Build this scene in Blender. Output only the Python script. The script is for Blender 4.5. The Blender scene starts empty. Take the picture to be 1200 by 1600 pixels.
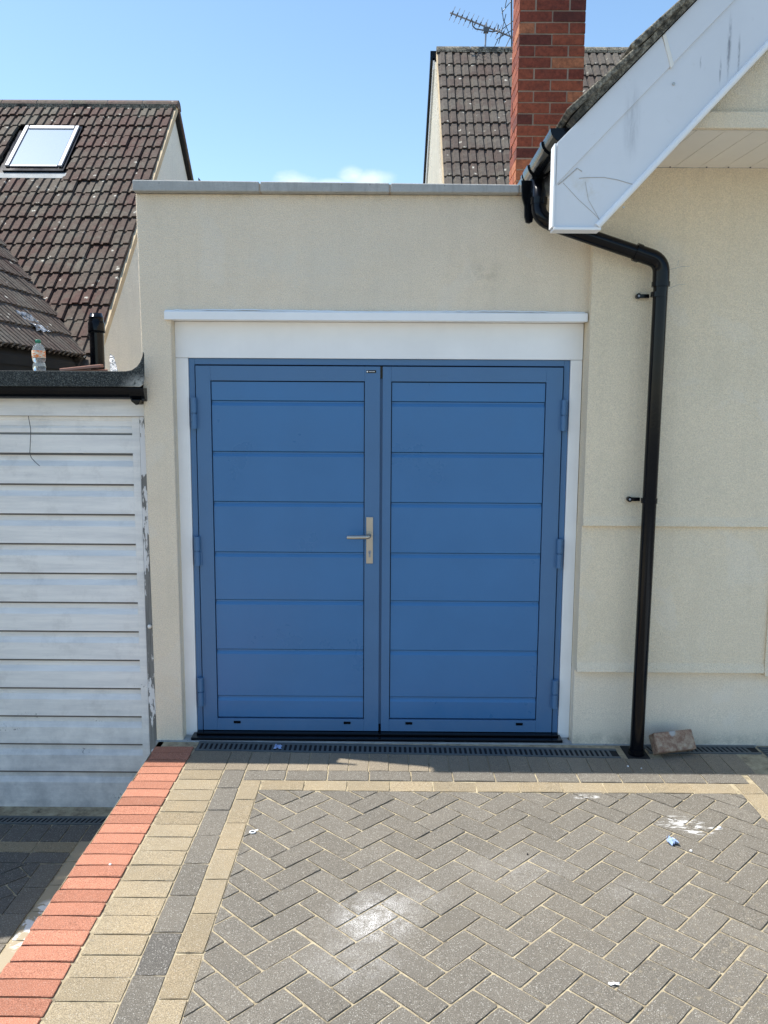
import bpy, bmesh, math, random
from mathutils import Vector, Matrix
random.seed(7)
SC = bpy.context.scene
COL = SC.collection
R2 = math.sqrt(2)

# ------------------------------------------------------------ camera
CAM_F, PITCH, YAW, ROLL = 1303.1, 0.131415, 0.0041093, 0.0058377
CX, CY, CZ = 1.02684, -4.35236, 1.80552
fwd = Vector((-math.sin(YAW)*math.cos(PITCH), math.cos(YAW)*math.cos(PITCH), -math.sin(PITCH)))
r0 = Vector((math.cos(YAW), math.sin(YAW), 0)); u0 = r0.cross(fwd)
cr = math.cos(ROLL)*r0 + math.sin(ROLL)*u0
cu = -math.sin(ROLL)*r0 + math.cos(ROLL)*u0
cam_d = bpy.data.cameras.new('camera')
cam = bpy.data.objects.new('camera', cam_d); COL.objects.link(cam)
M = Matrix((cr, cu, -fwd)).transposed().to_4x4(); M.translation = (CX, CY, CZ)
cam.matrix_world = M
cam_d.sensor_fit = 'VERTICAL'; cam_d.sensor_height = 36.0; cam_d.lens = CAM_F/1600*36.0
cam_d.clip_start = 0.05; cam_d.clip_end = 3000
SC.camera = cam

# ------------------------------------------------------------ sun, sky, exposure
SUN_TO = Vector((-0.525, 0.112, 1.0)).normalized()
sun_el = math.asin(SUN_TO.z)
sun_rot = math.atan2(SUN_TO.x, SUN_TO.y)
SUN_STR, SKY_STR, EXPO = 5.0, 0.15, 0.63
sd = bpy.data.lights.new('sun', 'SUN'); sd.energy = SUN_STR; sd.angle = math.radians(0.53); sd.color = (1.0, 0.955, 0.88)
so = bpy.data.objects.new('sun', sd); COL.objects.link(so)
so.rotation_euler = SUN_TO.to_track_quat('Z', 'Y').to_euler(); so.location = SUN_TO*20

W = bpy.data.worlds.new('World'); SC.world = W; W.use_nodes = True
nt = W.node_tree; nt.nodes.clear()
def wn(t, **k):
    n = nt.nodes.new(t)
    for a, b in k.items(): setattr(n, a, b)
    return n
sky = wn('ShaderNodeTexSky', sky_type='NISHITA', sun_disc=False, sun_elevation=sun_el, sun_rotation=sun_rot, air_density=1.0, dust_density=0.5, ozone_density=1.6)
bg = wn('ShaderNodeBackground'); bg.inputs['Strength'].default_value = SKY_STR
out = wn('ShaderNodeOutputWorld')
tc = wn('ShaderNodeTexCoord')
# small fair-weather clouds low over the parapet: soft puffs whose edges are broken by noise
mp = wn('ShaderNodeMapping'); mp.inputs['Scale'].default_value = (1, 1, 1.9)
nz = wn('ShaderNodeTexNoise'); nz.inputs['Scale'].default_value = 16; nz.inputs['Detail'].default_value = 7; nz.inputs['Roughness'].default_value = .62
nt.links.new(tc.outputs['Generated'], mp.inputs[0]); nt.links.new(mp.outputs[0], nz.inputs['Vector'])
acc = None
def mth(op, a, b=None):
    n = wn('ShaderNodeMath', operation=op)
    for i, v in enumerate((a, b)):
        if v is None: continue
        if isinstance(v, (int, float)): n.inputs[i].default_value = v
        else: nt.links.new(v, n.inputs[i])
    return n.outputs[0]
sep = wn('ShaderNodeSeparateXYZ'); nt.links.new(tc.outputs['Generated'], sep.inputs[0])
def cloud(px, py, wx, wz):
    d = fwd + cr*((px-600)/CAM_F) - cu*((py-800)/CAM_F); d.normalize()
    az, el = math.atan2(d.x, d.y), d.z
    a = mth('ARCTAN2', sep.outputs[0], sep.outputs[1])
    a = mth('DIVIDE', mth('SUBTRACT', a, az), wx); e = mth('DIVIDE', mth('SUBTRACT', sep.outputs[2], el), wz)
    s = mth('SQRT', mth('ADD', mth('MULTIPLY', a, a), mth('MULTIPLY', e, e)))
    return mth('SUBTRACT', 1.0, s)
for c in ((455, 284, .036, .013), (515, 288, .03, .007), (578, 281, .034, .011), (552, 275, .018, .010), (-500, 250, .12, .02), (1700, 300, .1, .02), (2300, 200, .16, .04), (-1500, 210, .2, .04)):
    v = cloud(*c); acc = v if acc is None else mth('MAXIMUM', acc, v)
dn = mth('ADD', acc, mth('MULTIPLY', mth('SUBTRACT', nz.outputs['Fac'], .5), 2.2))
mr = wn('ShaderNodeMapRange'); mr.inputs['From Min'].default_value = -.1; mr.inputs['From Max'].default_value = .95; mr.inputs['To Max'].default_value = .62
nt.links.new(dn, mr.inputs['Value'])
gate = wn('ShaderNodeMapRange'); gate.inputs['From Min'].default_value = -.25; gate.inputs['From Max'].default_value = .25
nt.links.new(acc, gate.inputs['Value'])
mixc = wn('ShaderNodeMixRGB'); mixc.inputs['Color2'].default_value = (5.2, 5.6, 6.2, 1)
nt.links.new(mth('MULTIPLY', mr.outputs[0], gate.outputs[0]), mixc.inputs['Fac'])
hs = wn('ShaderNodeHueSaturation'); hs.inputs['Saturation'].default_value = 1.05; hs.inputs['Hue'].default_value = .494
nt.links.new(sky.outputs[0], hs.inputs['Color']); nt.links.new(hs.outputs[0], mixc.inputs['Color1'])
nt.links.new(mixc.outputs[0], bg.inputs['Color']); nt.links.new(bg.outputs[0], out.inputs['Surface'])
SC.view_settings.view_transform = 'Standard'; SC.view_settings.look = 'None'
SC.view_settings.exposure = EXPO; SC.view_settings.gamma = 1.0; SC.view_settings.use_curve_mapping = False

# ------------------------------------------------------------ helpers: objects
def link(o, parent=None):
    COL.objects.link(o)
    if parent is not None:
        o.parent = parent
    return o
def thing(name, label, cat, loc=(0, 0, 0), group=None):
    o = bpy.data.objects.new(name, None); o.location = loc; o.empty_display_size = .1
    o['label'] = label; o['category'] = cat
    if group: o['group'] = group
    bpy.context.view_layer.update()
    return link(o)
class MB:
    """collects shapes and builds them as one mesh object"""
    def __init__(s): s.v = []; s.f = []; s.m = []; s.sm = []
    def add(s, vs, fs, mi=0, smooth=False):
        b = len(s.v); s.v += [tuple(v) for v in vs]
        for f in fs: s.f.append([b+i for i in f]); s.m.append(mi); s.sm.append(smooth)
        return s
    def box(s, x0, x1, y0, y1, z0, z1, mi=0):
        return s.add([(x0,y0,z0),(x1,y0,z0),(x1,y1,z0),(x0,y1,z0),(x0,y0,z1),(x1,y0,z1),(x1,y1,z1),(x0,y1,z1)],
                     [(0,3,2,1),(4,5,6,7),(0,1,5,4),(1,2,6,5),(2,3,7,6),(3,0,4,7)], mi)
    def prism(s, poly, a, b, axis, mi=0, smooth=False):
        """poly (2D) extruded from a to b along axis 'x','y' or 'z'"""
        def P(p, t):
            return {'x': (t, p[0], p[1]), 'y': (p[0], t, p[1]), 'z': (p[0], p[1], t)}[axis]
        n = len(poly); vs = [P(p, a) for p in poly]+[P(p, b) for p in poly]
        fs = [tuple(range(n-1, -1, -1)), tuple(range(n, 2*n))]+[(i, (i+1) % n, n+(i+1) % n, n+i) for i in range(n)]
        return s.add(vs, fs, mi, smooth)
    def tube(s, pts, r, n=12, mi=0, cap=True, smooth=True):
        pts = [Vector(p) for p in pts]; rs = r if isinstance(r, (list, tuple)) else [r]*len(pts)
        up = None; rings = []
        for i, p in enumerate(pts):
            t = (pts[min(i+1, len(pts)-1)]-pts[max(i-1, 0)]).normalized()
            if up is None:
                up = t.orthogonal().normalized()
            up = (up-t*up.dot(t)).normalized(); sd_ = t.cross(up)
            rings.append([p+(up*math.cos(k*2*math.pi/n)+sd_*math.sin(k*2*math.pi/n))*rs[i] for k in range(n)])
        vs = [v for r_ in rings for v in r_]
        fs = [(i*n+k, i*n+(k+1) % n, (i+1)*n+(k+1) % n, (i+1)*n+k) for i in range(len(pts)-1) for k in range(n)]
        s.add(vs, fs, mi, smooth)
        if cap:
            s.add(rings[0], [tuple(range(n-1, -1, -1))], mi); s.add(rings[-1], [tuple(range(n))], mi)
        return s
    def lathe(s, prof, c, n=24, mi=0, smooth=True):
        vs = [(c[0]+r*math.cos(k*2*math.pi/n), c[1]+r*math.sin(k*2*math.pi/n), c[2]+z) for r, z in prof for k in range(n)]
        fs = [(i*n+k, i*n+(k+1) % n, (i+1)*n+(k+1) % n, (i+1)*n+k) for i in range(len(prof)-1) for k in range(n)]
        return s.add(vs, fs, mi, smooth)
    def mesh(s, name, mats):
        me = bpy.data.meshes.new(name); me.from_pydata(s.v, [], s.f)
        for m in (mats if isinstance(mats, (list, tuple)) else [mats]): me.materials.append(m)
        me.polygons.foreach_set('material_index', s.m); me.polygons.foreach_set('use_smooth', s.sm)
        bm = bmesh.new(); bm.from_mesh(me); bmesh.ops.recalc_face_normals(bm, faces=bm.faces); bm.to_mesh(me); bm.free()
        me.update(); return me
    def build(s, name, mats, parent=None, bevel=0, **props):
        o = bpy.data.objects.new(name, s.mesh(name, mats)); link(o, parent)
        if parent is not None:
            w = Vector(parent.location); q = parent.parent
            while q is not None: w += q.location; q = q.parent
            if w.length > 1e-9: o.location = -w
        if bevel:
            b = o.modifiers.new('bevel', 'BEVEL'); b.width = bevel; b.segments = 2; b.limit_method = 'ANGLE'; b.angle_limit = math.radians(40)
        for k, v in props.items(): o[k] = v
        return o
def tagm(o, label, cat, group=None):
    o['label'] = label; o['category'] = cat
    if group: o['group'] = group
    return o
def inst(me, name, parent, loc, rot=(0, 0, 0), scale=None):
    o = bpy.data.objects.new(name, me); o.location = loc; o.rotation_euler = rot
    if scale: o.scale = scale
    return link(o, parent)
def project(p):
    d = Vector(p)-Vector((CX, CY, CZ)); z = d.dot(fwd)
    if z < .05: return (1e5, 1e5, -1)
    return (600+CAM_F*d.dot(cr)/z, 800-CAM_F*d.dot(cu)/z, z)
def view_rank(p):
    """how large a small piece at p shows: pieces out of frame come last"""
    x, y, z = project(p)
    if z < 0: return 1e6
    off = max(0, -x-15, x-1215)+max(0, -y-15, y-1615)
    return z+off

# ------------------------------------------------------------ helpers: materials
class NT:
    def __init__(s, name):
        s.m = bpy.data.materials.new(name); s.m.use_nodes = True; s.t = s.m.node_tree
        s.b = s.t.nodes['Principled BSDF']; s.out = s.t.nodes['Material Output']
        s.geo = s.n('ShaderNodeNewGeometry'); s.pos = s.geo.outputs['Position']; s.oi = s.n('ShaderNodeObjectInfo')
    def n(s, t, **k):
        n = s.t.nodes.new(t)
        for a, b in k.items(): setattr(n, a, b)
        return n
    def l(s, a, b): s.t.links.new(a, b)
    def setv(s, sock, v):
        if hasattr(v, 'is_linked') or isinstance(v, bpy.types.NodeSocket): s.l(v, sock)
        elif isinstance(v, (tuple, list)) and len(v) == 3 and sock.type == 'RGBA': sock.default_value = (*v, 1)
        else: sock.default_value = v
    def noise(s, scale, detail=4, rough=.55, vec=None, off=None, dist=0):
        n = s.n('ShaderNodeTexNoise'); n.inputs['Scale'].default_value = scale; n.inputs['Detail'].default_value = detail
        n.inputs['Roughness'].default_value = rough; n.inputs['Distortion'].default_value = dist
        s.l(vec or s.pos, n.inputs['Vector']); return n.outputs['Fac']
    def stretch(s, sc, rot=(0, 0, 0)):
        m = s.n('ShaderNodeMapping'); m.inputs['Scale'].default_value = sc; m.inputs['Rotation'].default_value = rot
        s.l(s.pos, m.inputs[0]); return m.outputs[0]
    def vor(s, scale, vec=None, feature='F1'):
        n = s.n('ShaderNodeTexVoronoi', feature=feature); n.inputs['Scale'].default_value = scale
        s.l(vec or s.pos, n.inputs['Vector']); return n
    def rng(s, v, a, b, c=0., d=1., smooth=False):
        n = s.n('ShaderNodeMapRange'); 
        if smooth: n.interpolation_type = 'SMOOTHSTEP'
        s.l(v, n.inputs[0])
        for i, x in enumerate((a, b, c, d)): n.inputs[1+i].default_value = x
        return n.outputs[0]
    def mix(s, f, a, b, mode='MIX'):
        n = s.n('ShaderNodeMixRGB', blend_type=mode)
        s.setv(n.inputs[0], f); s.setv(n.inputs[1], a); s.setv(n.inputs[2], b); return n.outputs[0]
    def math(s, op, a, b=0.):
        n = s.n('ShaderNodeMath', operation=op); s.setv(n.inputs[0], a); s.setv(n.inputs[1], b); return n.outputs[0]
    def ramp(s, v, *stops):
        n = s.n('ShaderNodeValToRGB'); s.l(v, n.inputs[0]); e = n.color_ramp.elements
        while len(e) < len(stops): e.new(.5)
        for k, (p, c) in enumerate(stops): e[k].position = p; e[k].color = (*c, 1)
        return n.outputs[0]
    def bump(s, h, strength=.5, dist=.002, prev=None):
        n = s.n('ShaderNodeBump'); n.inputs['Strength'].default_value = strength; n.inputs['Distance'].default_value = dist
        s.l(h, n.inputs['Height'])
        if prev is not None: s.l(prev, n.inputs['Normal'])
        return n.outputs[0]
    def blob(s, c, r, ry=None):
        """0..1 mask around the world point c"""
        v = s.n('ShaderNodeVectorMath', operation='SUBTRACT'); s.l(s.pos, v.inputs[0]); v.inputs[1].default_value = c
        w = s.n('ShaderNodeVectorMath', operation='MULTIPLY'); s.l(v.outputs[0], w.inputs[0]); w.inputs[1].default_value = (1/r[0], 1/r[1], 1/r[2])
        l = s.n('ShaderNodeVectorMath', operation='LENGTH'); s.l(w.outputs[0], l.inputs[0])
        return s.rng(l.outputs['Value'], 0., 1., 1., 0., True)
    def done(s, color, rough=.6, normal=None, metal=0., spec=None):
        s.setv(s.b.inputs['Base Color'], color); s.setv(s.b.inputs['Roughness'], rough); s.setv(s.b.inputs['Metallic'], metal)
        if spec is not None: s.b.inputs['Specular IOR Level'].default_value = spec
        if normal is not None: s.l(normal, s.b.inputs['Normal'])
        return s.m

def vary(col, k): return tuple(min(1, c*k) for c in col)

def m_render(name, col, stain=None, coarse=1.0, rel=1.0):
    s = NT(name)
    g = s.noise(225/coarse, 3, .6); big = s.noise(1.3, 5, .6); mid = s.noise(9, 4, .6)
    c = s.mix(s.rng(g, .36, .64), vary(col, .84), vary(col, 1.08))
    c = s.mix(s.rng(big, .35, .7), c, s.mix(1., c, (.93, .95, .97), 'MULTIPLY'))
    c = s.mix(s.rng(mid, .5, .8, 0, .25), c, vary(col, .82))
    # faint rain streaks
    st = s.noise(1, 4, .6, s.stretch((14, 14, .9)))
    c = s.mix(s.rng(st, .52, .8, 0, .24), c, vary(col, .66))
    pt = s.noise(2.6, 3, .5, dist=.8); c = s.mix(s.rng(pt, .50, .56, 0, .10), c, vary(col, .80)); c = s.mix(s.rng(pt, .40, .36, 0, .12), c, (.86, .83, .76))
    if stain: c = stain(s, c)
    h = s.math('ADD', s.vor(200/coarse).outputs['Distance'], s.math('MULTIPLY', g, .8))
    n = s.bump(h, .75*rel, .0035*coarse); n = s.bump(mid, .25, .006, n)
    return s.done(c, .93, n, spec=.25)
def wall_stain(s, c):
    b = s.math('MULTIPLY', s.blob((1.50, -.09, 2.43), (.16, .1, .11)), s.rng(s.noise(22, 6, .7), .42, .62))
    c = s.mix(s.math('MULTIPLY', b, .32), c, (.32, .27, .18))
    b = s.math('MULTIPLY', s.blob((0.9, -.09, 2.84), (2.2, .3, .07)), s.rng(s.noise(1, 5, .6, s.stretch((30, 30, 6))), .45, .7))
    c = s.mix(s.math('MULTIPLY', b, .5), c, (.30, .28, .22))
    b = s.math('MULTIPLY', s.blob((0.6, -.09, 2.45), (.9, .3, .22)), s.rng(s.noise(4, 5, .6), .42, .65))
    c = s.mix(s.math('MULTIPLY', b, .35), c, (.72, .70, .62))
    return c
def plinth_stain(s, c):
    b = s.math('MULTIPLY', s.blob((2.5, -.1, 0.0), (2.2, .3, .10)), s.rng(s.noise(14, 6, .7), .3, .6))
    return s.mix(s.math('MULTIPLY', b, .55), c, (.26, .26, .21))
MAT = {}
MAT['render'] = m_render('cream_render', (.89, .760, .585), wall_stain)
MAT['render_house'] = m_render('cream_render_house', (.89, .755, .555))
MAT['plinth'] = m_render('smooth_plinth_render', (.89, .765, .595), plinth_stain, 1.0, .35)
MAT['render_white'] = m_render('white_gable_render', (.88, .86, .78), None, 2)
MAT['render_rear'] = m_render('cream_gable_render', (.55, .52, .43), None, 2)

def m_paint(name, col, rough=.4, dirt=0., bump=.05, spec=.5, dirtcol=(.2, .19, .17), dust=0.):
    s = NT(name)
    n1 = s.noise(3, 5, .6); n2 = s.noise(60, 3, .5)
    c = s.mix(s.rng(n1, .3, .7), vary(col, .95), vary(col, 1.04))
    if dirt:
        d = s.rng(s.noise(7, 8, .72), .52, .8, 0, dirt); c = s.mix(d, c, dirtcol)
        d2 = s.rng(s.noise(1, 5, .65, s.stretch((22, 22, 1.6))), .55, .8, 0, dirt*.7); c = s.mix(d2, c, dirtcol)
    nb = s.bump(n2, .3, .0006+bump*.004); ro = s.rng(n1, .3, .7, rough-.05, rough+.08)
    if dust:
        sp = s.n('ShaderNodeSeparateXYZ'); s.l(s.pos, sp.inputs[0])
        low_ = s.math('MULTIPLY', s.rng(sp.outputs[2], 0., .5, 1., 0., True), s.rng(s.noise(18, 7, .7), .35, .7))
        c = s.mix(s.math('MULTIPLY', low_, dust), c, (.34, .33, .30))
        nb = s.bump(s.noise(2.4, 2, .5), .35, .012, nb)
    return s.done(c, ro, nb, spec=spec)
MAT['blue_frame'] = m_paint('blue_powder_coat', (.070, .172, .330), .38, 0, .02, .45, dust=.05)
MAT['blue_panel'] = m_paint('blue_panel_coat', (.046, .172, .375), .30, 0, .02, .5, dust=.05)
MAT['gap'] = m_paint('black_gasket', (.008, .012, .03), .7)
MAT['white_upvc'] = m_paint('white_upvc', (.86, .86, .85), .35, .05)
MAT['white_trim'] = m_paint('white_trim_paint', (.90, .90, .89), .45, .03)
MAT['soffit'] = m_paint('soffit_upvc', (.82, .78, .70), .4, .06)
MAT['black_plastic'] = m_paint('black_plastic', (.0025, .0032, .005), .13, .03, .03, .24, (.03, .03, .03))
MAT['grey_plastic'] = m_paint('dark_grating_plastic', (.095, .11, .115), .5, .4, .1, .4, (.2, .2, .18))
MAT['crack'] = m_paint('hairline_crack', (.47, .44, .40), .7)
MAT['slot'] = m_paint('slot_shadow_grey', (.36, .37, .37), .7)
MAT['seam'] = m_paint('seam_grime_and_shade', (.13, .12, .11), .8)  # dark tone holds both joint dirt and the shadow of the overlap
MAT['dark'] = m_paint('dark_void', (.012, .012, .012), .9)
MAT['steel'] = NT('brushed_steel').done((.52, .47, .40), .34, metal=.9)
MAT['steel_dark'] = NT('dark_steel').done((.12, .12, .12), .4, metal=.8)
MAT['alu'] = NT('pale_aluminium').done((.30, .32, .36), .5, metal=.1)

def m_fascia():
    s = NT('bargeboard_upvc'); c = (.74, .75, .765)
    c = s.mix(s.rng(s.noise(2.2, 4, .6), .35, .7), c, vary(c, .93))
    # dirty runs left by water
    run = s.math('MULTIPLY', s.blob((2.005, -.8, 2.93), (.045, .2, .19)), s.rng(s.noise(1, 6, .7, s.stretch((60, 60, 9))), .32, .7))
    c = s.mix(s.math('MULTIPLY', run, .6), c, (.22, .23, .25))
    for p, r in (((2.38, -.8, 3.22), (.012, .2, .16)), ((2.42, -.8, 3.18), (.008, .2, .12)), ((2.35, -.8, 3.13), (.006, .2, .07)), ((2.27, -.8, 3.16), (.006, .2, .03))):
        run = s.math('MULTIPLY', s.blob(p, r), s.rng(s.noise(1, 5, .7, s.stretch((90, 90, 20))), .38, .55)); c = s.mix(s.math('MULTIPLY', run, .8), c, (.16, .16, .18))
    d = s.rng(s.noise(16, 8, .75), .60, .85, 0, .4); c = s.mix(d, c, (.4, .38, .33))
    b = s.math('MULTIPLY', s.blob((1.83, -.8, 2.68), (.12, .2, .11)), s.rng(s.noise(11, 5, .7), .5, .7)); c = s.mix(s.math('MULTIPLY', b, .5), c, (.55, .48, .34))
    return s.done(c, .32, s.bump(s.noise(5, 2, .5), .4, .004))
MAT['fascia'] = m_fascia()

def m_paver(name, col, speck=.5, var=.18, tint=(1., .98, .95), stains=True):
    s = NT(name)
    rnd = s.oi.outputs['Random']
    c = s.mix(rnd, vary(col, 1-var), vary(col, 1+var))
    fine = s.noise(330, 3, .6); med = s.noise(38, 5, .65); big = s.noise(2.3, 5, .6)
    c = s.mix(s.rng(fine, .36, .66), s.mix(1., c, (.52, .52, .52), 'MULTIPLY'), s.mix(1., c, (1.32, 1.31, 1.28), 'MULTIPLY'))
    c = s.mix(s.rng(med, .38, .68, 0, .35), c, s.mix(1., c, (.72, .70, .68), 'MULTIPLY'))
    c = s.mix(s.rng(big, .42, .66, 0, .4), c, s.mix(1., c, tuple(1.22*t for t in tint), 'MULTIPLY'))
    # pale aggregate showing through the worn face
    v = s.vor(190); pick = s.rng(v.outputs['Color'], .60, .66)
    sp = s.math('MULTIPLY', s.rng(v.outputs['Distance'], .22, .40, 1, 0), pick)
    v = s.vor(95); sp = s.math('MAXIMUM', sp, s.math('MULTIPLY', s.rng(v.outputs['Distance'], .18, .26, 1, 0), s.rng(v.outputs['Color'], .80, .84)))
    c = s.mix(s.math('MULTIPLY', sp, speck), c, (.62, .60, .54))
    if stains:
        dust = s.math('MULTIPLY', s.rng(s.noise(240, 4, .75), .45, .57), s.rng(s.noise(16, 6, .7), .36, .60))
        for p, r, k in (((.985, -1.62, 0), (.21, .20, .3), .85), ((1.14, -1.50, 0), (.20, .13, .3), .22), ((.93, -1.86, 0), (.26, .18, .3), .25), ((1.55, -1.30, 0), (.35, .2, .3), .15), ((1.95, -1.45, 0), (.18, .12, .3), .15)):
            b = s.math('MULTIPLY', s.math('MULTIPLY', s.blob(p, r), dust), k*1.25); c = s.mix(s.math('MINIMUM', b, .92), c, (.80, .79, .77))
        # smeared splash of white filler by the right border
        sm = s.rng(s.noise(1, 5, .7, s.stretch((16, 55, 30), (0, 0, .55)), dist=.6), .50, .58)
        for p, r in (((2.30, -.93, 0), (.15, .085, .2)), ((2.36, -1.0, 0), (.09, .06, .2)), ((2.44, -.97, 0), (.05, .03, .2)), ((1.95, -.70, 0), (.09, .03, .2))):
            b = s.math('MULTIPLY', s.rng(s.blob(p, r), .1, .5), sm); c = s.mix(s.math('MULTIPLY', b, .7), c, (.80, .80, .79))
        # sand swept over the right hand joints
        b = s.math('MULTIPLY', s.blob((2.2, -1.9, 0), (.9, .6, .3)), s.rng(s.noise(30, 6, .75), .56, .72)); c = s.mix(s.math('MULTIPLY', b, .5), c, (.52, .43, .27))
    h = s.math('ADD', fine, s.math('MULTIPLY', med, .7))
    return s.done(c, .92, s.bump(h, .8, .0022), spec=.2)
MAT['paver_grey'] = m_paver('grey_paver', (.180, .165, .141), .42, .08)
MAT['paver_tan'] = m_paver('buff_paver', (.315, .262, .180), .35, .12, (1.05, .98, .88))
MAT['paver_soldier'] = m_paver('brindle_buff_paver', (.27, .23, .175), .2, .12)
MAT['paver_red'] = m_paver('red_paver', (.43, .192, .128), .15, .22, (1.05, .98, .95))
MAT['paver_dark'] = m_paver('charcoal_paver', (.140, .132, .120), .45, .10)
def m_tanlow():
    s = NT('buff_paver_filler'); col = (.36, .30, .21)
    c = s.mix(s.noise(200, 4, .6), vary(col, .75), vary(col, 1.2))
    b = s.rng(s.noise(13, 4, .6), .52, .56)
    m_ = s.math('MAXIMUM', s.blob((-.47, -1.05, -.42), (.10, .22, .3)), s.blob((-.60, -.80, -.42), (.05, .09, .3)))
    c = s.mix(s.math('MULTIPLY', s.math('MULTIPLY', b, s.rng(m_, .05, .3)), .9), c, (.8, .78, .74))
    return s.done(c, .9, s.bump(s.noise(260, 3, .6), .7, .002))
MAT['paver_tanlow'] = m_tanlow()
def m_sand():
    s = NT('jointing_sand'); c = s.ramp(s.noise(18, 6, .7), (.30, (.13, .11, .08)), (.46, (.42, .35, .23)), (.62, (.56, .48, .32)), (.8, (.60, .55, .42)))
    c = s.mix(s.rng(s.noise(420, 3, .6), .3, .7), s.mix(1., c, (.7, .7, .7), 'MULTIPLY'), c)
    return s.done(c, .97, s.bump(s.noise(300, 4, .6), .9, .004))
MAT['sand'] = m_sand()
def m_ground():
    s = NT('street_asphalt'); c = s.mix(s.rng(s.noise(140, 3, .6), .35, .65), (.06, .06, .058), (.13, .13, .125))
    c = s.mix(s.rng(s.noise(.6, 4, .6), .4, .6), c, (.10, .10, .095)); return s.done(c, .9, s.bump(s.noise(200, 3, .6), .6, .004))
MAT['asphalt'] = m_ground()
def m_concrete(name, col):
    s = NT(name); c = s.mix(s.rng(s.noise(4, 8, .7), .3, .7), vary(col, .72), vary(col, 1.15))
    c = s.mix(s.rng(s.noise(1, 6, .7, s.stretch((38, 38, 5))), .5, .72, 0, .6), c, vary(col, .48))
    c = s.mix(s.rng(s.noise(160, 3, .6), .35, .65, 0, .4), c, vary(col, .7))
    v = s.vor(26); c = s.mix(s.rng(v.outputs['Distance'], .06, .10, .8, 0), c, vary(col, .3))
    return s.done(c, .9, s.bump(s.noise(120, 5, .65), .7, .003))
MAT['concrete'] = m_concrete('coping_concrete', (.47, .475, .455))
MAT['concrete_pale'] = m_concrete('pale_concrete', (.40, .42, .42))

def m_tile(name, a, b, c_, lich=.5):
    s = NT(name)
    w = s.n('ShaderNodeTexWhiteNoise', noise_dimensions='2D')
    cmb = s.n('ShaderNodeCombineXYZ'); s.l(s.oi.outputs['Random'], cmb.inputs[0]); s.l(s.geo.outputs['Random Per Island'], cmb.inputs[1]); s.l(cmb.outputs[0], w.inputs['Vector'])
    patch = s.noise(1.1, 4, .6); cell = s.vor(6.5)
    sc_c = s.n('ShaderNodeSeparateColor'); s.l(cell.outputs['Color'], sc_c.inputs[0])
    f = s.math('ADD', s.math('ADD', s.math('MULTIPLY', w.outputs['Value'], .35), s.math('MULTIPLY', sc_c.outputs[0], .3)), s.math('MULTIPLY', s.rng(patch, .3, .7), .35))
    c = s.ramp(f, (.08, a), (.5, b), (.92, c_))
    c = s.mix(s.rng(s.noise(26, 6, .7), .35, .7), s.mix(1., c, (.6, .6, .6), 'MULTIPLY'), s.mix(1., c, (1.3, 1.3, 1.3), 'MULTIPLY'))
    c = s.mix(s.rng(s.noise(5, 6, .7), .52, .72, 0, .6), c, (.125, .12, .095))
    v = s.vor(8.5); v2 = s.rng(s.noise(30, 4, .7), .47, .55)
    l = s.math('MULTIPLY', s.math('MULTIPLY', s.rng(v.outputs['Distance'], .12, .22, 1, 0), s.rng(v.outputs['Color'], .45, .5)), v2)
    c = s.mix(s.math('MULTIPLY', l, lich), c, (.5, .49, .43))
    v = s.vor(24); l = s.math('MULTIPLY', s.rng(v.outputs['Distance'], .15, .26, 1, 0), s.rng(v.outputs['Color'], .80, .84)); c = s.mix(s.math('MULTIPLY', l, lich*.8), c, (.03, .03, .025))
    return s.done(c, .85, s.bump(s.noise(90, 5, .7), .8, .004), spec=.3)
MAT['tile_red'] = m_tile('weathered_red_tile', (.085, .036, .030), (.082, .055, .043), (.120, .108, .085), 1.)
MAT['tile_dark'] = m_tile('weathered_brown_tile', (.085, .052, .043), (.11, .088, .072), (.14, .128, .108), 1.)
MAT['tile_grey'] = m_tile('weathered_grey_brown_tile', (.075, .050, .042), (.095, .080, .067), (.125, .112, .095), 1.)
MAT['ridge'] = m_tile('ridge_tile_mat', (.15, .085, .07), (.13, .10, .08), (.13, .14, .09), .6)
def m_moss():
    s = NT('mossy_mortar'); c = s.ramp(s.noise(42, 7, .75), (.36, (.03, .03, .024)), (.47, (.14, .125, .095)), (.56, (.32, .285, .215)), (.70, (.60, .55, .44)))
    c = s.mix(s.rng(s.noise(5, 5, .6), .36, .52), (.035, .033, .027), c)
    return s.done(c, .95, s.bump(s.noise(70, 6, .75), 1., .014))
MAT['moss'] = m_moss()
def m_brick(name, stops, face=.0):
    s = NT(name); c = s.ramp(s.oi.outputs['Random'], *stops)
    c = s.mix(s.rng(s.noise(45, 6, .7), .35, .68), s.mix(1., c, (.55, .52, .5), 'MULTIPLY'), s.mix(1., c, (1.2, 1.15, 1.1), 'MULTIPLY'))
    c = s.mix(s.rng(s.noise(12, 6, .7), .55, .75, 0, .6), c, (.10, .05, .04))
    return s.done(c, .9, s.bump(s.noise(110, 6, .7), .9, .004))
MAT['brick'] = m_brick('red_brick', [(.0, (.10, .030, .024)), (.3, (.22, .055, .033)), (.7, (.34, .10, .050)), (1., (.46, .19, .095))])
MAT['mortar'] = m_concrete('chimney_mortar', (.44, .36, .28))
MAT['mortar_tan'] = m_concrete('verge_mortar', (.62, .50, .33))
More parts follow.
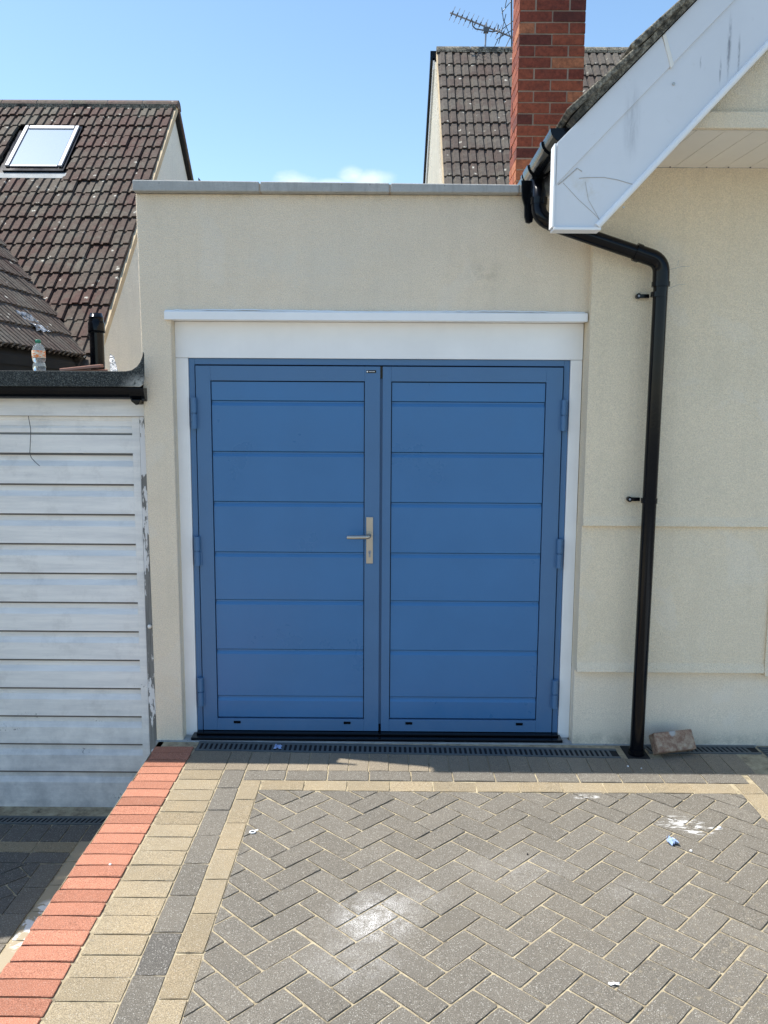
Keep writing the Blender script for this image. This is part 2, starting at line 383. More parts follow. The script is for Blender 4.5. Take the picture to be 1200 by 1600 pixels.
def m_felt():
    s = NT('mineral_felt'); v = s.rng(s.noise(260, 3, .7), .50, .64)
    c = s.mix(v, (.010, .014, .015), (.20, .22, .20)); fade = s.blob((-.20, -.16, 1.88), (.13, .1, .07))
    low = s.rng(s.noise(9, 5, .6), .35, .7, .25, .8); c = s.mix(low, s.mix(.55, c, (.014, .018, .02)), c)
    c = s.mix(s.math('MULTIPLY', fade, s.rng(s.noise(60, 5, .7), .35, .5)), c, (.42, .42, .39))
    return s.done(c, .8, s.bump(s.noise(260, 3, .7), .9, .003))
MAT['felt'] = m_felt()
def m_oldpaint():
    s = NT('dirty_white_door_paint'); c = (.88, .865, .83)
    c = s.mix(s.rng(s.noise(1, 6, .65, s.stretch((2.2, 2.2, 26))), .40, .72), c, (.70, .70, .69))
    c = s.mix(s.rng(s.noise(5, 8, .75), .52, .76, 0, .55), c, (.50, .49, .47))
    lowg = s.rng(s.n('ShaderNodeSeparateXYZ').outputs[2], 0, 1); sp = s.n('ShaderNodeSeparateXYZ'); s.l(s.pos, sp.inputs[0])
    lowg = s.rng(sp.outputs[2], -.43, .35, 1., 0.)
    c = s.mix(s.math('MULTIPLY', s.math('MULTIPLY', lowg, s.rng(s.noise(6, 8, .7), .3, .62)), .62), c, (.22, .235, .25))
    chip = s.rng(s.noise(75, 6, .8), .57, .60)
    m_ = None
    for p, r in (((-1.05, .0, .03), (.11, .1, .025)), ((-.91, .0, .10), (.09, .1, .03)), ((-.55, 0, .07), (.03, .1, .02)), ((-.40, 0, -.36), (.12, .1, .03)), ((-.30, .0, .27), (.05, .1, .02)), ((-.62, 0, -.1), (.05, .1, .02))):
        b = s.blob(p, r); m_ = b if m_ is None else s.math('MAXIMUM', m_, b)
    c = s.mix(s.math('MULTIPLY', s.math('MULTIPLY', chip, s.rng(m_, 0, .35)), .9), c, (.07, .08, .09))
    return s.done(c, .55, s.bump(s.noise(30, 6, .6), .35, .002))
MAT['oldpaint'] = m_oldpaint()
def m_peel():
    s = NT('peeling_painted_timber'); wood = s.ramp(s.noise(1, 6, .7, s.stretch((90, 90, 4))), (.3, (.10, .10, .10)), (.55, (.24, .24, .23)), (.8, (.38, .38, .37)))
    sp = s.n('ShaderNodeSeparateXYZ'); s.l(s.pos, sp.inputs[0])
    lvl = s.math('ADD', s.noise(1, 6, .62, s.stretch((24, 24, 6))), s.rng(sp.outputs[2], .4, 1.75, -.035, .035))
    pm = s.rng(lvl, .535, .545)
    c = s.mix(pm, wood, (.78, .78, .78)); return s.done(c, .8, s.bump(s.math('ADD', pm, s.math('MULTIPLY', s.noise(1, 5, .6, s.stretch((90, 90, 4))), .6)), .7, .003))
MAT['peel'] = m_peel()

# ------------------------------------------------------------ setting: ground
HZ = -.42            # level of the neighbour's lower drive
g = MB(); g.box(-90, 90, -90, 120, HZ-.40, HZ-.02)
g.build('ground', MAT['asphalt'], kind='structure')

def chamfer_prism(poly, h, ch, depth):
    """paver shaped from a convex polygon (counter-clockwise): top at h, edges chamfered by ch"""
    n = len(poly); cx = sum(p[0] for p in poly)/n; cy = sum(p[1] for p in poly)/n
    ins = []
    for i in range(n):
        p = Vector(poly[i]); a = (Vector(poly[i-1])-p); b = (Vector(poly[(i+1) % n])-p)
        if a.length < 1e-6 or b.length < 1e-6: ins.append(tuple(p)); continue
        a.normalize(); b.normalize(); d = a+b
        sn = abs(a.x*b.y-a.y*b.x)
        k = ch/max(sn, .35)
        ins.append((p.x+d.x*k, p.y+d.y*k))
    vs = [(x, y, h-depth) for x, y in poly]+[(x, y, h-ch*.8) for x, y in poly]+[(x, y, h) for x, y in ins]
    fs = [(i, (i+1) % n, n+(i+1) % n, n+i) for i in range(n)]+[(n+i, n+(i+1) % n, 2*n+(i+1) % n, 2*n+i) for i in range(n)]+[tuple(range(2*n, 3*n))]
    return vs, fs
def clip(poly, px, py, nx, ny):
    out_ = []
    for i in range(len(poly)):
        a, b = poly[i], poly[(i+1) % len(poly)]
        da = (a[0]-px)*nx+(a[1]-py)*ny; db = (b[0]-px)*nx+(b[1]-py)*ny
        if da >= 0: out_.append(a)
        if (da >= 0) != (db >= 0):
            t = da/(da-db); out_.append((a[0]+(b[0]-a[0])*t, a[1]+(b[1]-a[1])*t))
    return out_
def area(p): return .5*abs(sum(p[i][0]*p[(i+1) % len(p)][1]-p[(i+1) % len(p)][0]*p[i][1] for i in range(len(p))))
def clean(p):
    q = []
    for a in p:
        if not q or (Vector(a)-Vector(q[-1])).length > .004: q.append(a)
    if len(q) > 1 and (Vector(q[0])-Vector(q[-1])).length < .004: q.pop()
    return q
PAVERS = {}
def worn(poly, rnd):
    """break up a paver's outline: slightly wavy edges and knocked corners"""
    out_ = []; n = len(poly)
    for i in range(n):
        p, q = Vector(poly[i]), Vector(poly[(i+1) % n]); L = (q-p).length; t = (q-p)/max(L, 1e-6); nin = Vector((-t.y, t.x))
        k = rnd.uniform(.002, .0055) if L > .03 else 0
        k2 = rnd.uniform(.002, .0055) if L > .03 else 0
        out_.append(tuple(p+t*k+nin*rnd.uniform(0, .0006)))
        if L > .07:
            for f in ((.5,) if L < .13 else (.33, .67)):
                out_.append(tuple(p+t*(L*(f+rnd.uniform(-.08, .08)))+nin*rnd.uniform(0, .0014)))
        if k2: out_.append(tuple(q-t*k2+nin*rnd.uniform(0, .0006)))
    return out_
def paver(poly, z, mat, parent, name='paver', holes=()):
    poly = clean(poly)
    if len(poly) < 3 or area(poly) < .0006: return
    n = len(poly); cx = sum(p[0] for p in poly)/n; cy = sum(p[1] for p in poly)/n
    loc = [(round(x-cx, 4), round(y-cy, 4)) for x, y in poly]; key = (tuple(loc), mat, random.randrange(7))
    if key not in PAVERS:
        mb = MB(); mb.add(*chamfer_prism(worn(loc, random.Random(hash(key[2]*7919+len(PAVERS)))), 0, .0026, .05)); PAVERS[key] = mb.mesh(name, MAT[mat])
    tilt = (random.gauss(0, .006), random.gauss(0, .006), random.gauss(0, .003))
    inst(PAVERS[key], name, parent, (cx, cy, z+random.gauss(0, .0008)), tilt)
def rect(x0, x1, y0, y1, j=.0027):
    return [(x0+j, y0+j), (x1-j, y0+j), (x1-j, y1-j), (x0+j, y1-j)]

def herring(x0, y0, s, th, region, cnt=40):
    """45-degree herringbone: polygons of 2:1 bricks clipped to region (list of half planes)"""
    res = []; ct, st = math.cos(th), math.sin(th)
    e1 = Vector((1, -1))/R2*s; e2 = Vector((1, 1))/R2*s      # down-right, up-right
    g_ = .0033
    for i in range(-cnt, cnt):
        for j in range(-cnt, cnt):
            # lattice: vertical step (e2-e1), horizontal step 2*(e1+e2)
            o = (e2-e1)*j+(e1+e2)*2*i-e2
            for typ in (0, 1):
                if typ == 0:     # brick running down-right, its left corner o, top corner o+e2
                    a, u, v, lu, lv = o, e1/s, e2/s, 2*s, s
                else:            # brick running up-right, starts below the first one's bottom right end
                    a, u, v, lu, lv = o+e1*1.0-e2*0-(e1*0), e2/s, e1/s, -2*s, s
                    a = o+e1*2+e2*1; a = a  # right corner of brick 0's top edge
                    u, v = e2/s, e1/s; a = o+e1*2-e2*1+e2*0; lu = 2*s; a = o+e1*2
                if typ == 0:
                    P = [a+u*g_+v*g_, a+u*(lu-g_)+v*g_, a+u*(lu-g_)+v*(lv-g_), a+u*g_+v*(lv-g_)]
                else:
                    P = [a+u*g_+v*g_, a+u*(lu-g_)+v*g_, a+u*(lu-g_)+v*(lv-g_), a+u*g_+v*(lv-g_)]
                    P = P[::-1]
                poly = [(x0+p.x*ct-p.y*st, y0+p.x*st+p.y*ct) for p in P]
                ar = sum(poly[k][0]*poly[(k+1) % 4][1]-poly[(k+1) % 4][0]*poly[k][1] for k in range(4))
                if ar < 0: poly = poly[::-1]
                for h in region:
                    poly = clip(poly, *h)
                    if len(poly) < 3: break
                if len(poly) >= 3 and area(poly) > .0008: res.append(poly)
    return res

# upper drive ------------------------------------------------------
base = MB(); base.box(-.19, 6.0, -7.5, .4, HZ-.02, -.0040)
drive = base.build('driveway', MAT['sand'], kind='structure')
HS = .10395; HX, HY, HT = 1.0766, -.8730, .0037
hreg = [(.432, 0, 1, 0), (2.692, -1.3, -1, 0.0), (0, -.6575, 0, -1)]
polys = herring(HX, HY, HS, HT, hreg+[(0, -6.5, 0, 1)])
polys.sort(key=lambda p: view_rank((sum(q[0] for q in p)/len(p), sum(q[1] for q in p)/len(p), 0)))
for p in polys[:285]: paver(p, 0, 'paver_grey', drive, 'paver')
rest = MB()
for p in polys[285:]:
    p = clean(p)
    if len(p) > 2: rest.add(*chamfer_prism(p, 0, .0028, .03))
rest.build('paver_field', MAT['paver_grey'], drive, kind='stuff')

bord = MB(); bord.box(-.16, .0, -7.4, -.1, -.05, -.0034)
border = bord.build('driveway_border', MAT['sand'], kind='structure')
Y_END = -3.4
y = -.495+.081*4+.0
while y > Y_END:                                   # red edging, laid as headers on the retaining kerb
    dx = random.gauss(0, .003)
    if y-.081 < -.11: paver(rect(-.19+dx, .021+dx*.4, y-.081, min(y, -.098), .003), .003, 'paver_red', border, 'edging_paver')
    y -= .081
y = -.548
paver(rect(.026, .229, y, -.442), 0, 'paver_tan', border, 'edging_paver')
while y > Y_END:
    paver(rect(.026+random.gauss(0, .001), .229, y-.1072, y), 0, 'paver_tan', border, 'edging_paver'); y -= .1072
y = -.635; paver(rect(.229, .336, y, -.442), 0, 'paver_grey', border, 'edging_paver')
while y > Y_END:
    paver(rect(.229, .336, y-.2155, y), 0, 'paver_dark' if random.random() < .45 else 'paver_grey', border, 'edging_paver'); y -= .2155
y = -.748; paver(rect(.336, .432, y, -.548), 0, 'paver_tan', border, 'edging_paver')
while y > Y_END:
    paver(rect(.336, .432, y-.2145, y), 0, 'paver_tan', border, 'edging_paver'); y -= .2145
x = .337
while x < 2.75:                                    # rows parallel to the garage
    paver(rect(x, min(x+.2032, 2.80), -.548, -.444), 0, 'paver_grey', border, 'edging_paver'); x += .2032
x = .437
while x < 2.60:
    paver(rect(x, min(x+.2035, 2.692), -.6555, -.550), 0, 'paver_tan', border, 'edging_paver'); x += .2035
def dfront(x_): return -.212-.0245*x_ if x_ < 2.26 else -.205
xs = [.026, .229, .336]+[.438+.1006*k for k in range(0, 25)]
for a, b in zip(xs[:-1], xs[1:]):
    if b > 2.93: break
    ya, yb = dfront(a)-.004, dfront(b)-.004
    if 2.20 < a < 2.40: ya = yb = -.275            # cut short round the rainwater gully
    paver([(a+.002, -.442), (b-.002, -.442), (b-.002, yb), (a+.002, ya)], 0, 'paver_soldier', border, 'edging_paver')
y = -.655
paver(rect(2.695, 2.80, -.655, -.550), 0, 'paver_tan', border, 'edging_paver')
while y > Y_END:
    paver(rect(2.695, 2.80, y-.2145, y), 0, 'paver_tan', border, 'edging_paver'); y -= .2145
y = -.44
while y > Y_END:
    paver(rect(2.80, 2.905, y-.2145, y), 0, 'paver_grey', border, 'edging_paver')
    for dx, mt in ((2.905, 'paver_tan'), (3.008, 'paver_tan')): paver(rect(dx, dx+.103, y-.2145, y), 0, mt, border, 'edging_paver')
    y -= .2145
slab = MB(); slab.box(3.115, 5.95, -7.3, -.1, -.05, .0); slab.box(-.185, 3.112, -7.45, -6.55, -.05, 0); slab.box(-.185, .43, -6.55, Y_END-.03, -.05, 0)
slab.box(2.70, 3.112, -6.55, Y_END-.21, -.05, 0)
slab.build('front_path', MAT['concrete_pale'], kind='structure')
kerb = MB(); kerb.box(-.188, -.160, -7.5, -.02, HZ-.1, -.004)
kerb.build('retaining_kerb', MAT['concrete'], kind='structure')

# lower drive of the neighbour ----------------------------------------
lb = MB(); lb.box(-7.0, -.19, -7.5, .5, HZ-.10, HZ-.0045)
low = lb.build('neighbouring_driveway', MAT['sand'], kind='structure')
lp = herring(-.95, -.83, HS, 0, [(-.642, 0, -1, 0), (0, -.577, 0, -1), (-2.6, 0, 1, 0), (0, -2.6, 0, 1)])
lp.sort(key=lambda p: view_rank((sum(q[0] for q in p)/len(p), sum(q[1] for q in p)/len(p), HZ)))
for p in lp[:110]: paver(p, HZ, 'paver_dark', low, 'paver')
rest = MB()
for p in lp[110:]:
    p = clean(p)
    if len(p) > 2: rest.add(*chamfer_prism(p, HZ, .0028, .03))
rest.build('paver_field', MAT['paver_dark'], low, kind='stuff')
y = -.36
while y > -2.6:
    paver(rect(-.527, -.424, y-.2, y), HZ, 'paver_tanlow', low); paver(rect(-.422, -.32, y-.2, y), HZ, 'paver_tanlow', low); paver(rect(-.642, -.531, y-.2-.22, y-.22), HZ, 'paver_grey', low); y -= .2
x = -.531
while x > -2.5:
    paver(rect(x-.2, x, -.478, -.380), HZ, 'paver_tan', low); paver(rect(x-.2-.0, x, -.576, -.480), HZ, 'paver_dark', low); x -= .2
x = -.33
while x > -2.5:
    paver(rect(x-.101, x, -.378, -.205), HZ, 'paver_dark', low); x -= .101

# channel drains -------------------------------------------------------
def drain(name, label, x0, x1, yc0, slope, w, z, sk, group='slotted channel drains set in the paving'):
    t = thing(name, label, 'drain', (x0, yc0, z), group)
    fr = MB(); th = math.atan(slope); L = (x1-x0)
    def P(u, v, h): return (x0+u, yc0+u*slope+v, z+h)
    def bx(u0, u1, v0, v1, h0, h1, mi=0, sh=0.):
        fr_.add([P(u0, v0, h0), P(u1, v0, h0), P(u1+sh, v1, h0), P(u0+sh, v1, h0), P(u0, v0, h1), P(u1, v0, h1), P(u1+sh, v1, h1), P(u0+sh, v1, h1)],
                [(0,3,2,1),(4,5,6,7),(0,1,5,4),(1,2,6,5),(2,3,7,6),(3,0,4,7)], mi)
    fr_ = fr; bx(0, L, -w/2, -w/2+.013, -.03, .002); bx(0, L, w/2-.020, w/2, -.03, .002)
    fr.build('rim', MAT['grey_plastic'], t)
    fr_ = MB(); bx(0, L, -w/2+.001, w/2-.001, -.04, -.0026); fr_.build('channel', MAT['dark'], t)
    step = .0262; n = int((L-.01)/step); me = None
    for k in range(n):
        if me is None:
            mb = MB(); v0, v1 = -w/2+.013, w/2-.020; u1 = .0125
            mb.add([(0, v0, -.02), (u1, v0+u1*slope, -.02), (u1+sk, v1, -.02), (sk, v1, -.02), (0, v0, .001), (u1, v0, .001), (u1+sk, v1, .001), (sk, v1, .001)],
                   [(0,3,2,1),(4,5,6,7),(0,1,5,4),(1,2,6,5),(2,3,7,6),(3,0,4,7)])
            me = mb.mesh('bar', MAT['grey_plastic'])
        u = .004+k*step; inst(me, 'bar', t, (u, u*slope, 0))
    return t
drain('channel_drain', 'long slotted black channel drain along the foot of the blue garage doors', .03, 2.235, -.1535, -.0265, .112, 0, .0)
drain('channel_drain', 'short slotted drain behind the loose brick under the cream wall', 2.40, 2.985, -.152, 0, .100, 0, -.012)
drain('channel_drain', 'slotted drain in the shade at the foot of the white garage door', -1.9, -.24, -.160, 0, .082, HZ, .016)
gd = thing('gully_grate', 'dark ribbed gully cover at the far right end of the wall foot', 'drain cover', (2.99, -.3, 0))
mb = MB(); mb.box(3.0, 3.112, -.43, -.11, -.02, -.001); mb.build('frame', MAT['grey_plastic'], gd)
for k in range(12):
    mb = MB(); mb.box(3.006, 3.106, -.424+k*.0262, -.410+k*.0262, -.0005, .004); mb.build('bar', MAT['grey_plastic'], gd)
# strip of concrete under the threshold
cs = MB(); cs.box(-.06, 2.01, -.099, .05, -.05, .0015); cs.box(-.2045, -.0602, -.0975, .05, HZ, .0012); cs.box(2.01, 3.0, -.102, -.05, -.05, .001)
cs.build('threshold_strip', MAT['concrete_pale'], kind='structure')

# ------------------------------------------------------------ garage
GA = thing('garage', 'cream rendered flat-roofed garage with blue double doors between the two houses', 'garage')
w = MB()
WF = -.085
w.prism([(-.203, -.01), (-.060, -.01), (-.066, 2.252), (2.10, 2.252), (2.10, 2.815), (-.224, 2.815)], WF, .14, 'y')
w.build('wall', MAT['render'], GA, bevel=.006)
w = MB(); w.box(-.215, -.02, .1401, 5.2, -.45, 2.80); w.box(2.03, 2.06, .15, 1.4, 0, 2.8); w.box(-.02, 2.05, .15, 5.2, 2.60, 2.70)
w.build('side_wall', MAT['render'], GA)
cx_ = [-.226, .396, 1.030, 1.660, 2.09]
for i in range(4):
    m_ = MB(); a, b = cx_[i]+.003, cx_[i+1]-.004; z0 = 2.8155; z1 = 2.868-.0048*(i); z2 = 2.868-.0048*(i+1)
    m_.add([(a, -.133, z0), (b, -.133, z0), (b, .17, z0), (a, .17, z0), (a, -.133, z1), (b, -.133, z2), (b, .17, z2+.006), (a, .17, z1+.006)],
           [(0,3,2,1),(4,5,6,7),(0,1,5,4),(1,2,6,5),(2,3,7,6),(3,0,4,7)])
    m_.build('coping_stone', MAT['concrete'], GA, bevel=.005)
mj = MB()
for q in cx_[1:4]: mj.box(q-.004, q+.0035, -.129, .16, 2.816, 2.852)
mj.build('coping_joint', MAT['mortar'], GA)
# door surround
m_ = MB(); m_.box(-.0655, -.0015, -.012, .10, .0, 2.022); m_.build('jamb', MAT['white_trim'], GA, bevel=.002)
m_ = MB(); m_.box(1.9615, 2.021, -.012, .10, .0, 2.022); m_.build('jamb', MAT['white_trim'], GA, bevel=.002)
m_ = MB(); m_.box(-.0653, 2.021, -.015, .10, 2.0235, 2.206); m_.build('fascia_board', MAT['white_trim'], GA, bevel=.002)
m_ = MB(); m_.prism([(-.086, 2.206), (-.005, 2.2062), (-.005, 2.2515), (-.084, 2.2515), (-.090, 2.245)][:0] or [(-.110, 2.207), (-.016, 2.207), (-.016, 2.2515), (-.0852, 2.2515), (-.104, 2.249), (-.110, 2.243)], -.092, 2.017, 'x')
m_.build('drip_cap', MAT['white_trim'], GA)
# ragged sealant line over the cap
m_ = MB(); pts = []
xx = -.092
while xx < 2.016:
    pts.append((xx, -.087, 2.2525+random.uniform(0, .003)+.003*math.sin(xx*5))); xx += .03
m_.tube(pts, .004, 6); m_.build('sealant_bead', MAT['white_upvc'], GA)
# frame of the doors
m_ = MB(); m_.box(0.0, .0290, -.002, .09, .0225, 2.0225); m_.box(1.9310, 1.96, -.002, .09, .0225, 2.0225); m_.box(.0292, 1.9308, -.002, .09, 1.991, 2.0225)
m_.build('door_frame', MAT['blue_frame'], GA, bevel=.0015)
m_ = MB(); m_.box(.005, 1.955, .035, .08, .02, 2.0); m_.build('rebate', MAT['gap'], GA)
m_ = MB(); m_.box(-.018, 1.972, -.090, .03, .0025, .0165); m_.box(.002, 1.958, -.045, .03, .0167, .0265)
m_.build('threshold', MAT['black_plastic'], GA, bevel=.003)
SEC = [1.905, 1.806, 1.543, 1.280, 1.011, .752, .4795, .219, .0985]
def leaf(xl, xr, px0, px1, label):
    lf = MB(); z0, z1 = .029, 1.9845; y0, y1 = -.0105, .034
    lf.box(xl, px0-.0042, y0, y1, z0, z1); lf.box(px1+.0042, xr, y0, y1, z0, z1)
    lf.box(px0-.0041, px1+.0041, y0, y1, 1.9092, z1); lf.box(px0-.0041, px1+.0041, y0, y1, z0, .0945)
    L = lf.build('door_leaf', MAT['blue_frame'], GA, bevel=.0015, label=label)
    for k in range(8):
        a, b = SEC[k+1]+.0012, SEC[k]-.0012
        yf = -.0035
        if k == 0: prof = [(.03, a), (yf+.004, a), (yf, a+.003), (yf, b), (.03, b)]
        else: prof = [(.03, a), (yf+.004, a), (yf, a+.0035), (yf, b-.024), (yf+.0012, b-.0215), (yf+.0085, b-.0075), (yf+.0085, b), (.03, b)]
        MB().prism(prof, px0, px1, 'x').build('panel', MAT['blue_panel'], L)
    g_ = MB(); g_.box(px0-.0023, px1+.0023, .0285, .034, .0965, 1.907); g_.build('gasket', MAT['gap'], L)
    for zx in (px0+.085, px1-.105): MB().box(zx, zx+.037, -.0145, -.0104, .0685, .082).build('drain_cap', MAT['black_plastic'], L, bevel=.001)
    return L
LL = leaf(.0345, .9855, .1145, .902, 'left door leaf with the lever handle'); RL = leaf(.9985, 1.9255, 1.047, 1.8365, 'right door leaf without a handle')
MB().box(.9857, .9983, .006, .0339, .029, 1.9845).build('meeting_strip', MAT['blue_frame'], RL)
MB().box(.9857, .9983, -.004, .006, 1.925, 1.985).build('seal_block', MAT['black_plastic'], RL); MB().box(.9857, .9983, -.004, .006, .03, .065).build('seal_block', MAT['black_plastic'], RL)
for lf, xc, s in ((LL, .0255, 1), (RL, 1.9335, -1)):
    for z0, z1 in ((1.662, 1.821), (.941, 1.096), (.171, .327)):
        zm = (z0+z1)/2; h = MB()
        h.tube([(xc, -.023, z0), (xc, -.023, zm-.003)], .0148, 14); h.tube([(xc, -.023, zm+.003), (xc, -.023, z1)], .0148, 14)
        h.tube([(xc, -.023, zm-.004), (xc, -.023, zm+.004)], .009, 10)
        h.box(min(xc, xc-s*.018), max(xc, xc-s*.018), -.016, -.0045, zm+.004, z1-.001); h.box(min(xc, xc+s*.022), max(xc, xc+s*.022), -.016, -.0087, z0+.001, zm-.004)
        h.build('hinge', MAT['blue_frame'], lf)
# handle
h = MB(); h.box(.9165, .9515, -.0165, -.0087, .957, 1.205)
h.build('handle_plate', MAT['steel'], LL, bevel=.002)
h = MB(); h.tube([(.933, -.016, 1.111), (.933, -.024, 1.111)], .0165, 20); h.tube([(.933, -.024, 1.111), (.933, -.060, 1.111), (.929, -.070, 1.109), (.918, -.074, 1.107), (.830, -.074, 1.1055), (.818, -.073, 1.1055)], [.0105, .0105, .0105, .0105, .0098, .0085], 14)
h.build('lever_handle', MAT['steel'], LL)
h = MB(); h.tube([(.9345, -.0163, 1.018), (.9345, -.0205, 1.018)], .0085, 16); h.box(.9298, .9392, -.0203, -.0164, .991, 1.017); h.build('lock_cylinder', MAT['alu'], LL)
h = MB(); h.box(.9337, .9353, -.0210, -.0204, 1.008, 1.022); h.build('keyhole', MAT['dark'], LL)
h = MB(); h.box(.9142, .9642, -.0118, -.0104, 1.9515, 1.9655); h.build('sticker', MAT['black_plastic'], LL)
h = MB(); h.prism([(.9195+.0042*math.cos(a*math.pi/4), 1.9586+.0042*math.sin(a*math.pi/4)) for a in range(8)], -.0122, -.0119, 'y')
for k in range(6): h.box(.9290+k*.0050, .9290+k*.0050+.0036, -.0122, -.0119, 1.9570, 1.9604)
h.build('sticker_print', MAT['white_upvc'], LL)

# ------------------------------------------------------------ house on the right
HO = thing('house', 'cream house on the right with white bargeboard over black gutter', 'house')
XH = 2.024
def bell(y0, z0, z1, lip=.010):
    return [(.10, z0), (y0-lip*.6, z0), (y0-lip, z0+.003), (y0-lip*.7, z0+.02), (y0, z0+.05), (y0, z1), (.10, z1)]
MB().prism(bell(-.140, 1.183, 2.932), XH, 6.0, 'x').build('wall', MAT['render_house'], HO, label='upper band of cream render')
MB().prism(bell(-.126, .410, 1.1825, .014), XH-.0015, 3.0, 'x').build('wall', MAT['render_house'], HO, label='middle band of cream render')
MB().prism(bell(-.137, .395, 1.1824), 3.0005, 6.0, 'x').build('wall', MAT['render_house'], HO)
MB().prism([(-.092, -.02), (.1, -.02), (.1, .4098), (-.080, .4098)], XH-.0020, 6.0, 'x').build('plinth', MAT['plinth'], HO)
MB().box(XH+.001, XH+.3, .1002, 6.0, 0, 3.3).build('side_wall', MAT['render_house'], HO)
MB().prism([(XH+.1, 3.005), (6.0, 3.005), (6.0, 6.5), (4.6, 5.7), (XH+.1, 3.2)], -.690, -.2, 'y').build('gable_wall', MAT['render_house'], HO)
# box beam and soffit boards under the projecting gable
MB().box(XH+.0, 6.0, -.715, -.6905, 2.936, 3.004).build('beam', MAT['render_house'], HO, bevel=.004)
k = 0; xx = 1.795
while xx < 4.2:
    b = MB(); o_ = .0016
    b.add([(xx+o_, -.1405, 2.9335), (xx+.1205-o_, -.1405, 2.9335), (xx+.1205-o_+.028, -.688, 2.9335), (xx+o_+.028, -.688, 2.9335)] +
          [(xx+o_-.002, -.1405, 2.945), (xx+.1225-o_, -.1405, 2.945), (xx+.1225-o_+.028, -.688, 2.945), (xx+o_-.002+.028, -.688, 2.945)],
          [(0, 3, 2, 1), (4, 5, 6, 7), (0, 1, 5, 4), (1, 2, 6, 5), (2, 3, 7, 6), (3, 0, 4, 7)])
    b.build('soffit_board', MAT['soffit'], HO); xx += .1205
MB().box(1.8, 4.3, -.688, -.14, 2.9405, 2.96).build('soffit_backing', MAT['dark'], HO)
sc_ = MB()
for xq in (2.375, 2.55, 2.655, 2.76): sc_.tube([(xq, -.155, 2.9335), (xq, -.155, 2.930)], .004, 8)
sc_.build('soffit_screw', MAT['steel_dark'], HO)
# bargeboard
YB = -.80
def lo(x_): return 2.516+1.077*(x_-1.886)
def up(x_): return 2.846+1.004*(x_-1.700)
bb = MB(); XE = 4.1
bb.prism([(1.703, 2.520), (1.886, 2.520), (XE, lo(XE)+.004), (XE, up(XE)), (1.703, 2.848)], YB, YB+.062, 'y')
BB = bb.build('bargeboard', MAT['fascia'], HO)
t_ = MB()     # raised upper strip of the board, in two lengths
def seam(x_): return 2.685+1.03*(x_-1.703)
t_.prism([(1.706, seam(1.706)), (2.148, seam(2.148)), (2.108, up(2.108)), (1.706, 2.850)], YB-.007, YB-.0005, 'y')
t_.build('cover_strip', MAT['fascia'], BB, bevel=.001)
t_ = MB(); t_.prism([(2.158, seam(2.158)), (XE, seam(XE)), (XE, up(XE)), (2.118, up(2.118))], YB-.0085, YB-.0005, 'y'); t_.build('cover_strip', MAT['fascia'], BB, bevel=.001)
t_ = MB(); t_.prism([(2.149, seam(2.149)-.012), (2.160, seam(2.160)-.006), (2.122, up(2.118)), (2.109, up(2.109))], YB-.0112, YB-.002, 'y'); t_.build('joint_trim', MAT['soffit'], BB, bevel=.001)
t_ = MB(); t_.tube([(1.880, YB-.006, lo(1.880)+.014), (XE, YB-.006, lo(XE)+.016)], .013, 12); t_.build('quadrant_trim', MAT['white_upvc'], BB)
t_ = MB(); t_.box(1.700, 1.895, YB-.011, YB+.064, 2.508, 2.5195); t_.build('bottom_trim', MAT['white_upvc'], BB, bevel=.002)
t_ = MB(); t_.box(1.694, 1.7025, YB-.008, YB+.064, 2.5197, 2.846); t_.build('end_board', MAT['white_upvc'], BB, bevel=.002)
crk = MB()    # hairline cracks in the cladding
crk.tube([(1.80, YB-.0006, 2.713), (1.83, YB-.0006, 2.716), (1.90, YB-.0006, 2.717), (1.955, YB-.0006, 2.708), (2.02, YB-.0006, 2.690)], .0016, 5)
crk.tube([(1.715, YB-.0006, 2.688), (1.735, YB-.0006, 2.703), (1.79, YB-.0006, 2.752), (1.81, YB-.0006, 2.74)], .0022, 5)
crk.tube([(1.735, YB-.0006, 2.695), (1.80, YB-.0006, 2.63), (1.865, YB-.0006, 2.575), (1.90, YB-.0006, 2.54)], .0011, 5)
crk.tube([(1.825, YB-.0006, 2.70), (1.84, YB-.0006, 2.63), (1.89, YB-.0006, 2.55)], .0010, 5)
crk.build('crack', MAT['crack'], BB)
sc_ = MB()
for (xq, zq) in ((2.165, 3.078), (1.985, 2.60)): sc_.tube([(xq, YB-.004, zq), (xq, YB+.002, zq)], .006 if xq > 2 else .004, 10)
sc_.build('screw', MAT['steel'], BB)
# verge of the roof: overhanging tile edges bedded in mossy mortar
def vz(x_): return up(x_)+.004
v = MB(); n = 46
top = []; bot = []
for i in range(n+1):
    xq = 1.775+(XE-1.775)*i/n; bot.append((xq, vz(xq)+.002)); top.append((xq-.018, vz(xq)+.020+random.uniform(-.003, .004)))
v.prism(bot+top[::-1], YB-.022, YB+.09, 'y'); RO = v.build('verge_mortar', MAT['moss'], HO)
k = 0; xx = 1.765
while xx < 3.9:
    t_ = MB(); L = .345/R2+.02; lift = .030
    a = (xx, vz(xx)+.022); b = (xx+L, vz(xx+L)+.012)
    nn = Vector((-1, 1)).normalized()*.020
    t_.prism([(a[0]+nn.x*.9, a[1]+nn.y*.9-.0), (b[0]+nn.x*.4, b[1]+nn.y*.4), (b[0]+nn.x*1.5, b[1]+nn.y*1.5), (a[0]+nn.x*2.3, a[1]+nn.y*2.3)], YB-.034+random.uniform(-.004, .004), YB+.30, 'y')
    t_.build('verge_tile', MAT['moss'], HO, bevel=.005); xx += .345/R2
rf = MB(); rf.prism([(1.775, vz(1.775)-.02), (XE, vz(XE)-.02), (XE, vz(XE)+.03), (1.765, vz(1.765)+.03)], YB+.09, 7.0, 'y')
rf.build('roof', MAT['tile_grey'], HO)
